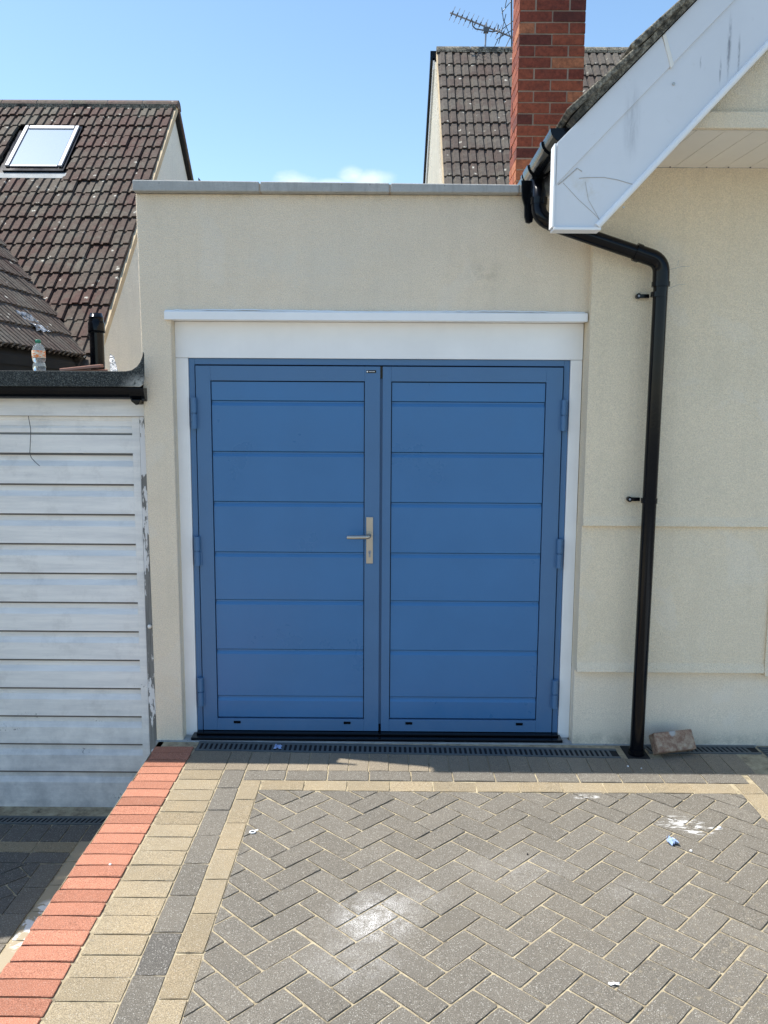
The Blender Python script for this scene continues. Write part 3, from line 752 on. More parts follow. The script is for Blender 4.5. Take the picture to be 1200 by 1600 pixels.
# gutter under the eaves, running back from the bargeboard
GU = MB(); gx, gz, gr = 1.742, 2.926, .053; n = 14
def half(r, y_, flip=False): return [(gx+r*math.cos(math.pi+math.pi*k/n), y_, gz+r*math.sin(math.pi+math.pi*k/n)) for k in range(n+1)]
def gut(y0, y1, r0_, r1_, mb):
    vs = half(r0_, y0)+half(r0_, y1)+half(r1_, y0)+half(r1_, y1); m1 = n+1
    fs = [(k, k+1, m1+k+1, m1+k) for k in range(n)]+[(2*m1+k, 3*m1+k, 3*m1+k+1, 2*m1+k+1) for k in range(n)]
    fs += [(k, 2*m1+k, 2*m1+k+1, k+1) for k in range(n)]+[(m1+k, m1+k+1, 3*m1+k+1, 3*m1+k) for k in range(n)]
    fs += [(0, m1, 3*m1, 2*m1), (n, 2*m1+n, 3*m1+n, m1+n)]
    mb.add(vs, fs, 0, False)
gut(-.735, 4.0, gr, gr-.004, GU)
G = GU.build('gutter', MAT['black_plastic'], HO)
for y0 in (-.56, -.20, -.03, 1.0):
    c_ = MB(); gut(y0, y0+(.035 if y0 != -.20 else .14), gr+.007, gr+.0004, c_); c_.build('gutter_bracket', MAT['black_plastic'], G)
st = MB(); st.prism([(gx+.052*math.cos(math.pi+math.pi*k/n), gz+.052*math.sin(math.pi+math.pi*k/n)) for k in range(n+1)], -.739, -.7352, 'y'); st.build('stop_end', MAT['black_plastic'], G)
MB().box(1.80, 1.82, -.735, 4.0, 2.80, 2.96).build('eaves_board', MAT['white_upvc'], HO)
# rubber flap under the gutter end
fl = MB(); fl.prism([(1.662, 2.868), (1.740, 2.868), (1.735, 2.76), (1.722, 2.675), (1.708, 2.668), (1.690, 2.672), (1.682, 2.70), (1.680, 2.75), (1.668, 2.79)], -.155, -.136, 'y')
fl.build('rubber_flap', MAT['black_plastic'], HO, bevel=.003)
# downpipe
PY, PX = -.222, 2.330
def arc(p0, p1, p2, n=7):
    p0, p1, p2 = map(Vector, (p0, p1, p2)); return [p0*(1-t)**2+p1*2*t*(1-t)+p2*t*t for t in [i/n for i in range(n+1)]]
DP = MB(); DP.tube([(PX-.004, PY, .004), (PX+.006, PY, 2.41)], .0345, 24)
DP_ = DP.build('downpipe', MAT['black_plastic'], HO)
el = MB()
el.tube([(gx, -.135, 2.875), (gx, -.15, 2.83), (gx, PY+.03, 2.80), (gx, PY+.02, 2.745)], .0345, 20); el.tube([(gx, PY+.02, 2.775), (gx, PY+.02, 2.745)], .0405, 20)
el.tube([Vector((gx, PY+.02, 2.75))]+arc((gx, PY+.02, 2.73), (gx, PY, 2.668), (gx+.075, PY, 2.652)), .0365, 20)
el.build('offset_bend', MAT['black_plastic'], DP_)
el = MB(); el.tube([(gx+.05, PY, 2.6555), (PX-.06, PY, 2.503)], .0345, 20); el.build('offset_pipe', MAT['black_plastic'], DP_)
el = MB(); el.tube([Vector((PX-.115, PY, 2.521))]+arc((PX-.05, PY, 2.500), (PX+.003, PY, 2.484), (PX+.005, PY, 2.430))+[Vector((PX+.006, PY, 2.375))], .0395, 24)
el.tube([(PX-.125, PY, 2.5245), (PX-.10, PY, 2.516)], .043, 24); el.tube([(PX+.006, PY, 2.385), (PX+.006, PY, 2.362)], .043, 24); el.build('elbow', MAT['black_plastic'], DP_)
for zc in (2.325, 1.325):
    c_ = MB(); c_.tube([(PX, PY, zc-.012), (PX, PY, zc+.012)], .0395, 24); c_.box(PX-.082, PX-.03, -.168, -.150, zc-.009, zc+.009)
    c_.tube([(PX-.082, -.172, zc), (PX-.082, -.150, zc)], .0135, 14); c_.tube([(PX-.082, -.205, zc), (PX-.05, -.205, zc)], .008, 8) if 0 else None
    cl = c_.build('pipe_clip', MAT['black_plastic'], DP_)
    MB().tube([(PX-.082, -.1735, zc), (PX-.082, -.171, zc)], .0055, 10).build('screw', MAT['alu'], cl)
sh = MB(); sh.tube([(PX-.004, PY, .003), (PX-.004, PY, .035)], .041, 20); sh.build('shoe', MAT['black_plastic'], DP_)
gb = MB(); gb.box(2.270, 2.385, -.270, -.112, -.04, -.001); gb.build('gully_box', MAT['dark'], DP_)

ck = MB()
for P_ in ([(2.372, 2.43), (2.40, 2.455), (2.43, 2.462), (2.455, 2.47), (2.50, 2.472)], [(2.44, 2.475), (2.443, 2.50)], [(2.372, 2.35), (2.41, 2.368), (2.45, 2.385), (2.48, 2.386)]):
    ck.tube([(a_, -.1402, b_) for a_, b_ in P_], .0010, 5)
ck.build('crack', MAT['crack'], HO)
# chimney: every brick of the two faces in view
CHM = MB(); c0x, c1x, c0y, c1y, cz0 = 1.874, 2.306, 1.50, 1.815, 2.72
CHM.box(c0x+.006, c1x-.006, c0y+.006, c1y-.006, cz0, 5.15)
CH = CHM.build('chimney', MAT['mortar'], HO)
cm = {}
def cbrick(x0, x1, y0, y1, z0, z1):
    sz = (round(x1-x0, 3), round(y1-y0, 3), round(z1-z0, 3))
    if sz not in cm:
        mb = MB(); a, b, c = sz[0]/2, sz[1]/2, sz[2]/2; mb.box(-a, a, -b, b, -c, c); cm[sz] = mb.mesh('brick', MAT['brick'])
    inst(cm[sz], 'brick', CH, ((x0+x1)/2+random.gauss(0, .0012), (y0+y1)/2+random.gauss(0, .0012), (z0+z1)/2), (random.gauss(0, .004), random.gauss(0, .004), random.gauss(0, .006)))
z = cz0; row = 0; j = .0105; CH_H = .0712
while z < 5.1:
    hb = CH_H-j
    if row % 2 == 0:
        cbrick(c0x, c0x+.2108, c0y, c0y+.10, z, z+hb); cbrick(c0x+.2108+j, c1x, c0y, c0y+.10, z, z+hb)
        cbrick(c0x, c0x+.10, c0y+.10+j, c1y, z, z+hb)
        cbrick(c1x-.10, c1x, c0y+.10+j, c1y, z, z+hb)
    else:
        cbrick(c0x, c0x+.10, c0y, c0y+.2108, z, z+hb); cbrick(c0x+.10+j, c0x+.10+j+.2108, c0y, c0y+.10, z, z+hb); cbrick(c0x+.10+2*j+.2108, c1x, c0y, c0y+.2108, z, z+hb)
        cbrick(c0x, c0x+.2108, c0y+.2108+j, c1y, z, z+hb)
    z += CH_H; row += 1
MB().box(c0x-.03, c1x+.03, c0y-.03, c1y+.03, 5.15, 5.25).build('chimney_cap', MAT['concrete'], CH)
MB().lathe([(.0, 0), (.10, 0), (.11, .02), (.085, .05), (.09, .3), (.10, .33), (.075, .33), (.075, .1)], (2.09, 1.66, 5.25)).build('chimney_pot', MAT['brick'], CH)

# ------------------------------------------------------------ roofs
def tile_profile(wd, rolls, L, th=.016, hr=.018):
    """interlocking tile: flat-topped rolls between pans, in local x (width) and z (up), length along y"""
    u = wd/rolls; top = []
    for k in range(rolls):
        o = k*u; top += [(o+.002, .0), (o+.26*u, .001), (o+.36*u, hr*.94), (o+.90*u, hr*1.05), (o+.985*u, .001)]
    mb = MB()
    vs = []; n = len(top); lift0, lift1 = .020, .0
    for (yy, lf) in ((0, lift0), (L, lift1)):
        vs += [(x_, yy, z_+lf+th*.55) for x_, z_ in top]+[(x_, yy, z_+lf-th*.45) for x_, z_ in top]
    fs = []
    for k in range(n-1):
        fs += [(k, k+1, 2*n+k+1, 2*n+k), (k+n, 2*n+n+k, 2*n+n+k+1, n+k+1), (k, n+k, n+k+1, k+1)]
    fs += [(0, 2*n, 3*n, n), (n-1, 2*n-1, 4*n-1, 3*n-1)]
    mb.add(vs, fs); return mb
def roof_tiles(parent, origin, udir, sdir, unum, rows, wd, gauge, rolls, mat, keep, limit=285, jit=1.0, hr=.018):
    """tiles on a plane: origin at the eaves, udir along the eaves, sdir up the slope"""
    U_, S_ = Vector(udir).normalized(), Vector(sdir).normalized(); N_ = U_.cross(S_)
    if N_.z < 0: N_ = -N_
    flip = U_.cross(S_).z < 0
    Xa = -U_ if flip else U_
    O = Vector(origin); mb = tile_profile(wd-.002, rolls, gauge+.055, .016, hr); me = mb.mesh('roof_tile', MAT[mat])
    cand = []
    for r in range(rows):
        for k in range(unum):
            p = O+U_*(k*wd)+S_*(r*gauge); c = p+U_*wd/2+S_*gauge/2
            if keep(c, r, k): cand.append((view_rank(c), p+(U_*wd if flip else Vector((0, 0, 0))), r, k))
    cand.sort(key=lambda t: t[0])
    rest = MB()
    for i, (_, p, r, k) in enumerate(cand):
        jt = random.gauss(0, .0022)*jit; a = random.gauss(0, .006)*jit
        Rm = Matrix((Xa, S_, N_)).transposed()
        if i < limit:
            o = bpy.data.objects.new('roof_tile', me); link(o, parent)
            Rm4 = (Rm @ Matrix.Rotation(a, 3, 'Z')).to_4x4(); Rm4.translation = p+N_*(.03+jt)+S_*random.gauss(0, .003)*jit-parent.location
            o.matrix_basis = Rm4
        else:
            rest.add([p+N_*(.03+jt)+(Rm @ Vector(v)) for v in mb.v], mb.f)
    if rest.v:
        pass
        rest.build('roof_tile_field', MAT[mat], parent, kind='stuff')
    return cand

# neighbour's house on the left ----------------------------------------
NH = thing('neighbour_house', 'house on the left with weathered brown tiled roofs, skylight and white gable wall', 'house')
YB0, ZB0 = 3.942, 2.458           # a point of the front slope at 45 degrees
def main_z(y_): return ZB0+(y_-YB0)
XV = -1.75; YR = 7.06; ZR = main_z(YR)
# gable wall facing right: follows both slopes
gw = MB(); gw.prism([(3.45, -.42), (9.9, -.42), (9.9, ZR-(9.9-YR)*.95-.09), (YR, ZR-.09), (3.45, main_z(3.45)-.09)], XV-.25, XV-.03, 'x')
gw.build('gable_wall', MAT['render_white'], NH)
gw = MB(); gw.box(-7.5, XV-.26, 3.6, 9.6, -.42, 2.0); gw.box(-7.5, -2.15, -.75, 3.6, -.42, 2.05); gw.build('wall', MAT['render_house'], NH)
dk = MB(); dk.prism([(3.42, main_z(3.42)-.075), (YR, ZR-.075), (YR, ZR-.015), (3.42, main_z(3.42)-.015)], -7.5, XV-.02, 'x')
dk.prism([(YR, ZR-.075), (10.2, ZR-3.0-.075), (10.2, ZR-3.0-.015), (YR, ZR-.015)], -7.5, XV+.02, 'x')
dk.build('roof_deck', MAT['dark'], NH)
near = lambda x_: 2.15+.976*(XV-.03-x_)          # height of the side slope at x
SKX0, SKX1, SKY0, SKY1 = -3.52, -2.81, 5.91, 6.60
def keep_main(c, r, k):
    if c.z < near(c.x)-.16 and c.x < XV: return False
    if SKX0-.07 < c.x < SKX1+.12 and SKY0-.13 < c.y < SKY1+.02: return False
    return c.x > -6.9
roof_tiles(NH, (XV, 3.50, main_z(3.50)), (-1, 0, 0), (0, 1, 1), 25, 20, .208, .2475, 2, 'tile_red', keep_main, 290, 1.7)
# verge: mortar line and undercloak
vm = MB(); vm.prism([(3.46, main_z(3.46)-.05), (YR, ZR-.05), (YR, ZR+.055), (3.44, main_z(3.44)+.055)], XV-.010, XV+.024, 'x'); vm.build('verge_mortar', MAT['mortar_tan'], NH)
vm = MB(); vm.prism([(YR, ZR-.02), (9.9, ZR-2.84-.02), (9.9, ZR-2.84+.06), (YR, ZR+.06)], XV-.05, XV+.035, 'x'); vm.build('rear_verge', MAT['ridge'], NH)
xx = XV+.04; ridx = 0
while xx > -7.0:
    L = .455; rm = MB(); n = 10
    prof = [(YR+.105*math.cos(math.pi*q/n), ZR-.02+.105*math.sin(math.pi*q/n)) for q in range(n+1)]
    rm.prism(prof, xx-L+.012, xx, 'x', 0, False); rm.build('ridge_tile', MAT['ridge'], NH)
    rm = MB(); prof = [(YR+.098*math.cos(math.pi*q/n), ZR-.02+.098*math.sin(math.pi*q/n)) for q in range(n+1)]
    rm.prism(prof, xx-L-.004, xx-L+.013, 'x'); rm.build('ridge_joint', MAT['mortar'], NH); xx -= L
rb = MB(); rb.box(-7, XV+.02, YR-.13, YR+.13, ZR-.06, ZR+.0); rb.build('ridge_bedding', MAT['moss'], NH)
# rear dormer eave peeping out behind the gable
de = MB(); de.prism([(XV+.06, 4.95), (XV+.46, 4.42), (XV+.46, 4.2), (XV+.06, 4.2)], 8.0, 8.3, 'y'); de.build('rear_roof', MAT['black_plastic'], NH)
# side slope (faces the garage), courses run away from the viewer
S_side = Vector((-1, 0, .976)).normalized()
EX, EZ = -1.88, near(-1.88)-.085
def keep_side(c, r, k):
    return c.z > main_z(c.y)-.10 if c.y > 3.4 else True
sdk = MB(); sdk.prism([(EX+.02, EZ-.02), (-6.0, EZ-.02+.976*4.16), (-6.0, EZ-.09+.976*4.16), (EX+.02, EZ-.09)], -.85, 3.45, 'y')
pts = [(EX, 3.45), (-6.0, 3.45), (-6.0, 3.45+4.16*.976)]
sdk.prism([(-6.0, 3.45), (EX, 3.45), (EX, 3.60), (-6.0, 3.60+4.16*.976)][::-1], 0, .01, 'z') if 0 else None
sdk.add([(EX, 3.45, EZ-.03), (-6, 3.45, EZ-.03+.976*4.16), (-6, 7.6, EZ-.03+.976*4.16), (EX, 3.6, EZ-.03)], [(0, 1, 2, 3)])
sdk.build('roof_deck', MAT['dark'], NH)
SIDE = MB(); SP = SIDE
side_parent = thing('house_extension', 'nearer ribbed brown tiled roof slope descending behind the flat felt roof', 'house')
roof_tiles(side_parent, (EX, -.80, EZ), (0, 1, 0), S_side, 34, 15, .200, .285, 2, 'tile_dark', lambda c, r, k: keep_side(c, r, k) and c.y < 7.5, 290, 1.0, .034)
eb = MB(); eb.box(EX-.02, EX+.01, -.8, 3.55, EZ-.20, EZ-.025); eb.build('eaves_board', MAT['dark'], side_parent)
vc = MB(); vc.tube([(EX+.02, 3.60, EZ+.02), (-6.0, 3.60+4.16*.976, EZ+.02+.976*4.16)], .028, 6); vc.build('valley_mortar', MAT['moss'], side_parent)
# skylight
nrm = Vector((0, -1, 1)).normalized(); up_ = Vector((0, 1, 1)).normalized()
SK0 = Vector((0, SKY0, main_z(SKY0)))
def sk(mb, x0, x1, s0, s1, h0, h1, mi=0):
    vs = []
    for h in (h0, h1):
        for (x_, s_) in ((x0, s0), (x1, s0), (x1, s1), (x0, s1)):
            p = SK0+up_*s_+nrm*h; vs.append((x_, p.y, p.z))
    mb.add(vs, [(0,3,2,1),(4,5,6,7),(0,1,5,4),(1,2,6,5),(2,3,7,6),(3,0,4,7)], mi)
x0, x1, s1 = SKX0+.02, SKX1-.02, (SKY1-SKY0)*R2
m_ = MB(); sk(m_, x0-.015, x1+.03, -.012, s1+.02, .0, .075); sk(m_, x0-.10, x1+.15, -.06, s1+.04, -.01, .028); SKY_ = m_.build('skylight', MAT['black_plastic'], NH)
m_ = MB(); sk(m_, x0, x0+.045, .06, s1, .076, .100); sk(m_, x1-.045, x1, .06, s1, .076, .100); sk(m_, x0+.056, x1-.056, s1-.07, s1, .076, .100); sk(m_, x0+.056, x1-.056, .055, .085, .076, .092)
m_.build('skylight_frame', MAT['alu'], SKY_, bevel=.004)
gl = NT('skylight_glass'); gl.done((.60, .70, .78), .03, spec=1.0); gl.b.inputs['Metallic'].default_value = .75
m_ = MB(); sk(m_, x0+.056, x1-.056, .086, s1-.071, .076, .088); m_.build('skylight_pane', gl.m, SKY_)
m_ = MB(); sk(m_, x0-.06, x1+.07, -.13, -.021, .040, .052); m_.build('skylight_flashing', MAT['concrete_pale'], SKY_)

# rear neighbour's house to the right ------------------------------------
RH = thing('rear_house', 'house behind the garage with grey brown tiled roof and cream side gable', 'house')
XR = 1.65; yr, zr = 7.46, 6.41; sl = math.tan(math.radians(49.4))
def rz(y_): return zr-(yr-y_)*sl
gw = MB(); gw.prism([(4.6, 0), (10.4, 0), (10.4, zr-(10.4-yr)*.52*1.0-.1), (yr, zr-.10), (4.6, rz(4.6)-.10)], XR-.03, XR+.2, 'x')
gw.build('gable_wall', MAT['render_rear'], RH)
gw = MB(); gw.prism([(yr, zr-.09), (10.4, zr-(10.4-yr)*.52-.12), (10.4, zr-(10.4-yr)*.52+.03), (yr, zr+.03)], XR-.09, XR+.3, 'x'); gw.build('rear_verge', MAT['black_plastic'], RH)
gw = MB(); gw.prism([(yr-.0, zr-.20), (10.3, zr-(10.3-yr)*.52-.32), (10.3, zr-(10.3-yr)*.52-.13), (yr, zr-.06)], XR-.055, XR-.031, 'x'); gw.build('bargeboard', MAT['white_upvc'], RH)
gw = MB(); gw.box(XR+.2, 7.0, 4.8, 9.8, 0, 3.0); gw.build('wall', MAT['render_house'], RH)
dk = MB(); dk.prism([(4.6, rz(4.6)-.07), (yr, zr-.07), (yr, zr-.015), (4.6, rz(4.6)-.015)], XR+.01, 7.0, 'x'); dk.prism([(yr, zr-.07), (10.4, zr-2.94*.9-.07), (10.4, zr-2.94*.9), (yr, zr)], XR+.32, 7.0, 'x')
dk.build('roof_deck', MAT['dark'], RH)
roof_tiles(RH, (XR, 5.0, rz(5.0)), (1, 0, 0), (0, 1, sl), 19, 15, .199, .262, 2, 'tile_grey', lambda c, r, k: c.y < yr-.02, 290, 1.0)
vm = MB(); vm.prism([(4.95, rz(4.95)-.05), (yr, zr-.05), (yr, zr+.02), (4.95, rz(4.95)+.02)], XR-.012, XR+.015, 'x'); vm.build('verge_mortar', MAT['mortar_tan'], RH)
xx = XR-.01
while xx < 6.5:
    rm = MB(); n = 10; prof = [(yr+.10*math.cos(math.pi*q/n), zr-.02+.10*math.sin(math.pi*q/n)) for q in range(n+1)]
    rm.prism(prof, xx, xx+.44, 'x'); rm.build('ridge_tile', MAT['moss'], RH); xx += .452
bx = MB(); bx.box(XR-.075, XR-.03, 7.35, 7.55, 4.38, 4.47); bx.build('vent', MAT['white_upvc'], RH)

# TV aerials on that roof
TA = thing('tv_aerial', 'rooftop television aerial with its long boom held by a curved cradle', 'aerial', (0, 0, 0), 'aerials on the rear house')
ya = 7.40
m_ = MB(); m_.tube([(2.238, ya, 6.28), (2.249, ya, 6.60)], .011, 8); m_.build('mast', MAT['alu'], TA)
m_ = MB(); m_.tube([(2.07, ya, 6.625), (2.075, ya, 6.56), (2.11, ya, 6.525), (2.17, ya, 6.515), (2.245, ya, 6.505), (2.33, ya, 6.49), (2.375, ya, 6.50), (2.395, ya, 6.53), (2.40, ya, 6.575)], .0085, 7); m_.build('cradle', MAT['steel_dark'], TA)
A0, A1 = Vector((1.78, ya-.05, 6.695)), Vector((2.70, ya+.25, 6.50))
m_ = MB(); m_.tube([A0, A1], .011, 6); m_.build('boom', MAT['alu'], TA)
m_ = MB(); m_.box(2.215, 2.275, ya-.03, ya+.03, 6.48, 6.54); m_.build('clamp', MAT['steel_dark'], TA)
dirv = (A1-A0).normalized(); el_ = Vector((.42, -1.0, .62)).normalized()
for k in range(12):
    c = A0+dirv*(.03+k*.066); L = .10
    m_ = MB(); m_.tube([c-el_*L, c+el_*L], .0035, 5); m_.build('element', MAT['alu'], TA)
    m_ = MB(); m_.tube([c-el_*.035+Vector((0, 0, .0)), c+el_*.035], .009, 5); m_.build('element_holder', MAT['steel_dark'], TA)
AK = 1.0352
for o_ in list(TA.children):
    for v_ in o_.data.vertices: v_.co = Vector((CX, CY, CZ))+(v_.co-Vector((0, .4, 0))-Vector((CX, CY, CZ)))*AK
TB = thing('tv_aerial', 'second aerial lattice half hidden behind the left edge of the brick chimney', 'aerial', (0, 0, 0), 'aerials on the rear house')
yb = 7.5
m_ = MB()
m_.tube([(2.66, yb, 6.10), (2.62, yb, 7.3)], .011, 6); m_.build('mast', MAT['steel_dark'], TB)
for a, b in (((2.50, yb, 6.93), (2.64, yb, 7.10)), ((2.52, yb, 6.87), (2.66, yb, 6.55)), ((2.53, yb, 6.83), (2.50, yb, 7.0)), ((2.43, yb, 6.67), (2.68, yb, 6.85)), ((2.44, yb, 6.60), (2.68, yb, 6.74)), ((2.47, yb, 6.55), (2.56, yb, 6.92)), ((2.48, yb, 6.33), (2.62, yb, 6.62)), ((2.41, yb, 6.50), (2.46, yb, 6.60)), ((2.46, yb, 6.36), (2.53, yb, 6.47)), ((2.53, yb, 6.30), (2.66, yb, 6.40)), ((2.545, yb, 7.0), (2.60, yb, 7.3))):
    m_ = MB(); m_.tube([a, b], .0055, 5); m_.build('element', MAT['steel_dark'], TB)

# ------------------------------------------------------------ neighbour's garage
NG = thing('neighbour_garage', 'old garage on the left with dirty white ribbed door under a felt flat roof', 'garage')
DX0, DX1 = -2.02, -.262
dr = MB(); dr.box(DX1-.040, DX1, -.012, .02, -.43, 1.722); dr.box(DX0, DX0+.04, -.012, .02, -.43, 1.722); dr.box(DX0+.04, DX1-.04, .028, .036, -.42, 1.72)
DR = dr.build('garage_door', MAT['oldpaint'], NG, bevel=.002)
xa, xb = DX0+.041, DX1-.0405
MB().box(xa, xb, .0245, .0275, -.42, 1.70).build('backing', MAT['dark'], DR)
# top rails of the door
MB().prism([(.02, 1.672), (.002, 1.672), (.002, 1.700), (-.002, 1.704), (-.002, 1.721), (.02, 1.721)], xa, xb, 'x').build('panel', MAT['oldpaint'], DR)
MB().prism([(.02, 1.637), (-.004, 1.637), (-.004, 1.66), (.004, 1.6715), (.02, 1.6715)], xa, xb, 'x').build('panel', MAT['oldpaint'], DR)
MB().box(xa, xb, .012, .02, 1.628, 1.637).build('slot', MAT['slot'], DR)
zt = 1.6275; zl = 1.528
for k in range(13):
    # proud flat, undercut below, narrow recessed flat with a ledge over the next one
    zb = 1.528-.1585*k; ztop = zt if k == 0 else zb+.1585
    if zb < -.30: break
    if k == 0: prof = [(.02, zb), (.006, zb), (-.004, zb+.004), (-.004, ztop-.002), (.02, ztop-.002)]
    else: prof = [(.024, zb+.004), (.006, zb+.002), (-.007, zb+.001), (-.007, ztop-.066), (.0100, ztop-.038), (.0100, ztop-.0050), (.024, ztop-.0050)]
    MB().prism(prof, xa, xb, 'x').build('panel', MAT['oldpaint'], DR); last = zb
    MB().box(xa, xb, -.0030, .0095, zb-.0085, zb-.0002).build('seam', MAT['seam'], DR)  # dark strip: grime and the shade under the rib, painted as one colour
MB().prism([(.02, -.428), (-.004, -.428), (-.004, last-.066), (.0100, last-.038), (.0100, last-.005), (.02, last-.005)], xa, xb, 'x').build('panel', MAT['oldpaint'], DR)
rv = MB()
for k in range(22):
    zq = 1.69-k*.1; rv.tube([(DX1-.012, -.0145, zq), (DX1-.012, -.012, zq)], .0038, 6)
rv.build('rivet', MAT['oldpaint'], DR)
MB().box(xa-.04, DX1, -.006, .02, -.438, -.4305).build('bottom_seal', MAT['dark'], DR)
MB().box(DX1+.003, -.220, -.022, .09, -.44, 1.722).build('post', MAT['peel'], NG, bevel=.003)
bl = MB()
for zq in (.61, -.085):
    bl.lathe([(0, .012), (.006, .011), (.011, .006), (.012, 0), (.010, -.008), (0, -.011)], (-.236, -.030, zq), 12)
bl.build('bolt_cap', MAT['white_upvc'], NG)
MB().box(-2.4, -.2215, -.032, .05, 1.7235, 1.815).build('fascia_board', MAT['oldpaint'], NG, bevel=.002)
sd_ = MB(); sd_.box(-2.4, -2.05, .0, 3.4, -.42, 1.72); sd_.box(-2.3, -.22, 3.3, 3.4, -.42, 1.8); sd_.build('wall', MAT['render_house'], NG)
# gutter, front edge
gq = MB(); n = 10; gy, gzz, grr = -.088, 1.868, .052
for (ra, rb_, sgn) in ((.052, .047, 1),):
    A = [(gy+ra*math.cos(math.pi+math.pi*k/n), gzz+ra*1.12*math.sin(math.pi+math.pi*k/n)) for k in range(n+1)]; B = [(gy+rb_*math.cos(math.pi+math.pi*k/n), gzz+rb_*1.1*math.sin(math.pi+math.pi*k/n)) for k in range(n+1)]
    for k in range(n): gq.prism([A[k], A[k+1], B[k+1], B[k]], -2.4, -.245, 'x')
GT = gq.build('gutter', MAT['black_plastic'], NG)
A2 = [(gy+.059*math.cos(math.pi+math.pi*k/n), gzz+.068*math.sin(math.pi+math.pi*k/n)) for k in range(n+1)]
for xq in (-.245, -.99, -1.9):
    c_ = MB(); c_.prism(A2, xq-.028, xq+.028 if xq < -.5 else -.196, 'x'); c_.build('gutter_bracket', MAT['black_plastic'], GT, bevel=.003)
c_ = MB(); c_.prism([(-.265, 1.81), (-.215, 1.81), (-.225, 1.785), (-.24, 1.782), (-.262, 1.80)], -.14, -.05, 'y'); c_.build('outlet', MAT['black_plastic'], GT, bevel=.004)
# felt deck and turned down edge
fm = MB(); fm.box(-2.4, -.226, -.10, 3.4, 1.875, 1.938); fm.build('roof_deck', MAT['felt'], NG)
fm = MB()
fm.prism([(-2.4, 1.868), (-.212, 1.872), (-.196, 1.885), (-.190, 1.91), (-.189, 2.03), (-.192, 2.045), (-.197, 2.02), (-.207, 1.995), (-.224, 1.972), (-.25, 1.955), (-.28, 1.949), (-2.4, 1.948)], -.152, -.137, 'y')
fm.build('felt_edge', MAT['felt'], NG, bevel=.003)
fm = MB(); fm.prism([(-.275, 1.938), (-.2165, 1.938), (-.2185, 2.12), (-.226, 2.12), (-.238, 1.99)], -.0, 3.3, 'y'); fm.build('felt_upstand', MAT['felt'], NG)
wr = MB(); wr.tube([(-.827, -.035, 1.722), (-.818, -.037, 1.66), (-.817, -.04, 1.63), (-.822, -.042, 1.57), (-.826, -.042, 1.53), (-.820, -.040, 1.507), (-.80, -.042, 1.485), (-.776, -.048, 1.466)], .0019, 5)
tagm(wr.build('wire', MAT['steel_dark']), 'thin bent wire hanging down over the top of the white garage door', 'wire')

# things on the flat roof
bo = thing('plastic_bottle', 'clear plastic bottle with green cap and orange label on the felt roof', 'bottle', (-.748, -.06, 1.948))
pet = NT('clear_plastic'); pet.b.inputs['Transmission Weight'].default_value = .9; pet.b.inputs['IOR'].default_value = 1.3; pet.done((.86, .92, .95), .08)
bp = [(r_, z_*.76) for r_, z_ in [(0, .0), (.026, .0), (.031, .006), (.032, .035), (.029, .05), (.025, .058), (.030, .068), (.032, .085), (.032, .135), (.029, .15), (.020, .172), (.012, .185), (.0115, .195)]]
bc = (-.748, -.06, 1.9485)
MB().lathe(bp, bc, 28).build('bottle_body', pet.m, bo)
MB().lathe([(.0, .141), (.0135, .141), (.0135, .156), (.012, .158), (0, .158)], bc, 20).build('cap', m_paint('green_cap', (.02, .22, .13), .4), bo)
def m_label():
    s = NT('orange_label'); c = s.mix(s.rng(s.noise(45, 3, .6, s.stretch((1, 1, 2.4))), .47, .53), (.85, .22, .04), (.82, .70, .55)); return s.done(c, .45)
MB().lathe([(.0326, .068), (.0330, .070), (.0330, .102), (.0326, .104)], bc, 28).build('bottle_label', m_label(), bo)
vp = thing('vent_pipe', 'black soil vent pipe with a ribbed cap rising from the flat roof', 'pipe', (-1.235, 2.2, 1.94))
vb = MB(); vb.tube([(-1.228, 2.2, 1.93), (-1.226, 2.2, 2.37)], .054, 24); vb.build('pipe', MAT['black_plastic'], vp)
vb = MB(); vb.lathe([(.0, .53), (.045, .528), (.052, .50), (.056, .498), (.056, .49), (.053, .488), (.056, .480), (.056, .470), (.059, .46), (.062, .45), (.064, .40), (.064, .38), (.055, .378)], (-1.226, 2.2, 1.94), 24); vb.build('cap', MAT['black_plastic'], vp)
vb = MB(); vb.lathe([(.0, .0), (.11, .0), (.10, .012), (.062, .03), (.056, .06)], (-1.228, 2.2, 1.938), 20); vb.build('collar', MAT['felt'], vp)
tilec = m_paint('broken_tile_clay', (.44, .22, .16), .8, .3)
for i, (xq, yq, L, wd, a, hz) in enumerate(((-.555, .02, .21, .09, .10, .014), (-.60, .03, .13, .07, -.05, .0), (-.50, .06, .12, .06, .02, .0))):
    b = MB(); b.add([(-L/2, -wd/2, 0), (L/2, -wd*.35, 0), (L/2*.9, wd/2, 0), (-L/2*.85, wd*.45, 0), (-L/2, -wd/2, .014), (L/2, -wd*.35, .016), (L/2*.9, wd/2, .016), (-L/2*.85, wd*.45, .012)], [(0,3,2,1),(4,5,6,7),(0,1,5,4),(1,2,6,5),(2,3,7,6),(3,0,4,7)])
    o = b.build('tile_fragment', tilec, bevel=.003); o.location = (xq, yq, 1.9495+hz); o.rotation_euler = (.05, -a, .1*i)
    tagm(o, ('long broken clay tile fragment leaning on top of the others beside the vent pipe', 'broken clay tile fragment nearest the bottle, lying flat on the felt', 'small broken clay piece under the right end of the long fragment')[i], 'broken tile', 'broken tile pieces on the flat roof')
def m_sheet():
    s = NT('silver_plastic_sheet'); c = s.mix(s.rng(s.noise(22, 5, .7, dist=1.5), .42, .6), (.16, .20, .24), (.82, .85, .88)); return s.done(c, .22, s.bump(s.noise(18, 3, .6, dist=2.), 1., .03), spec=.8)
SH = m_sheet()
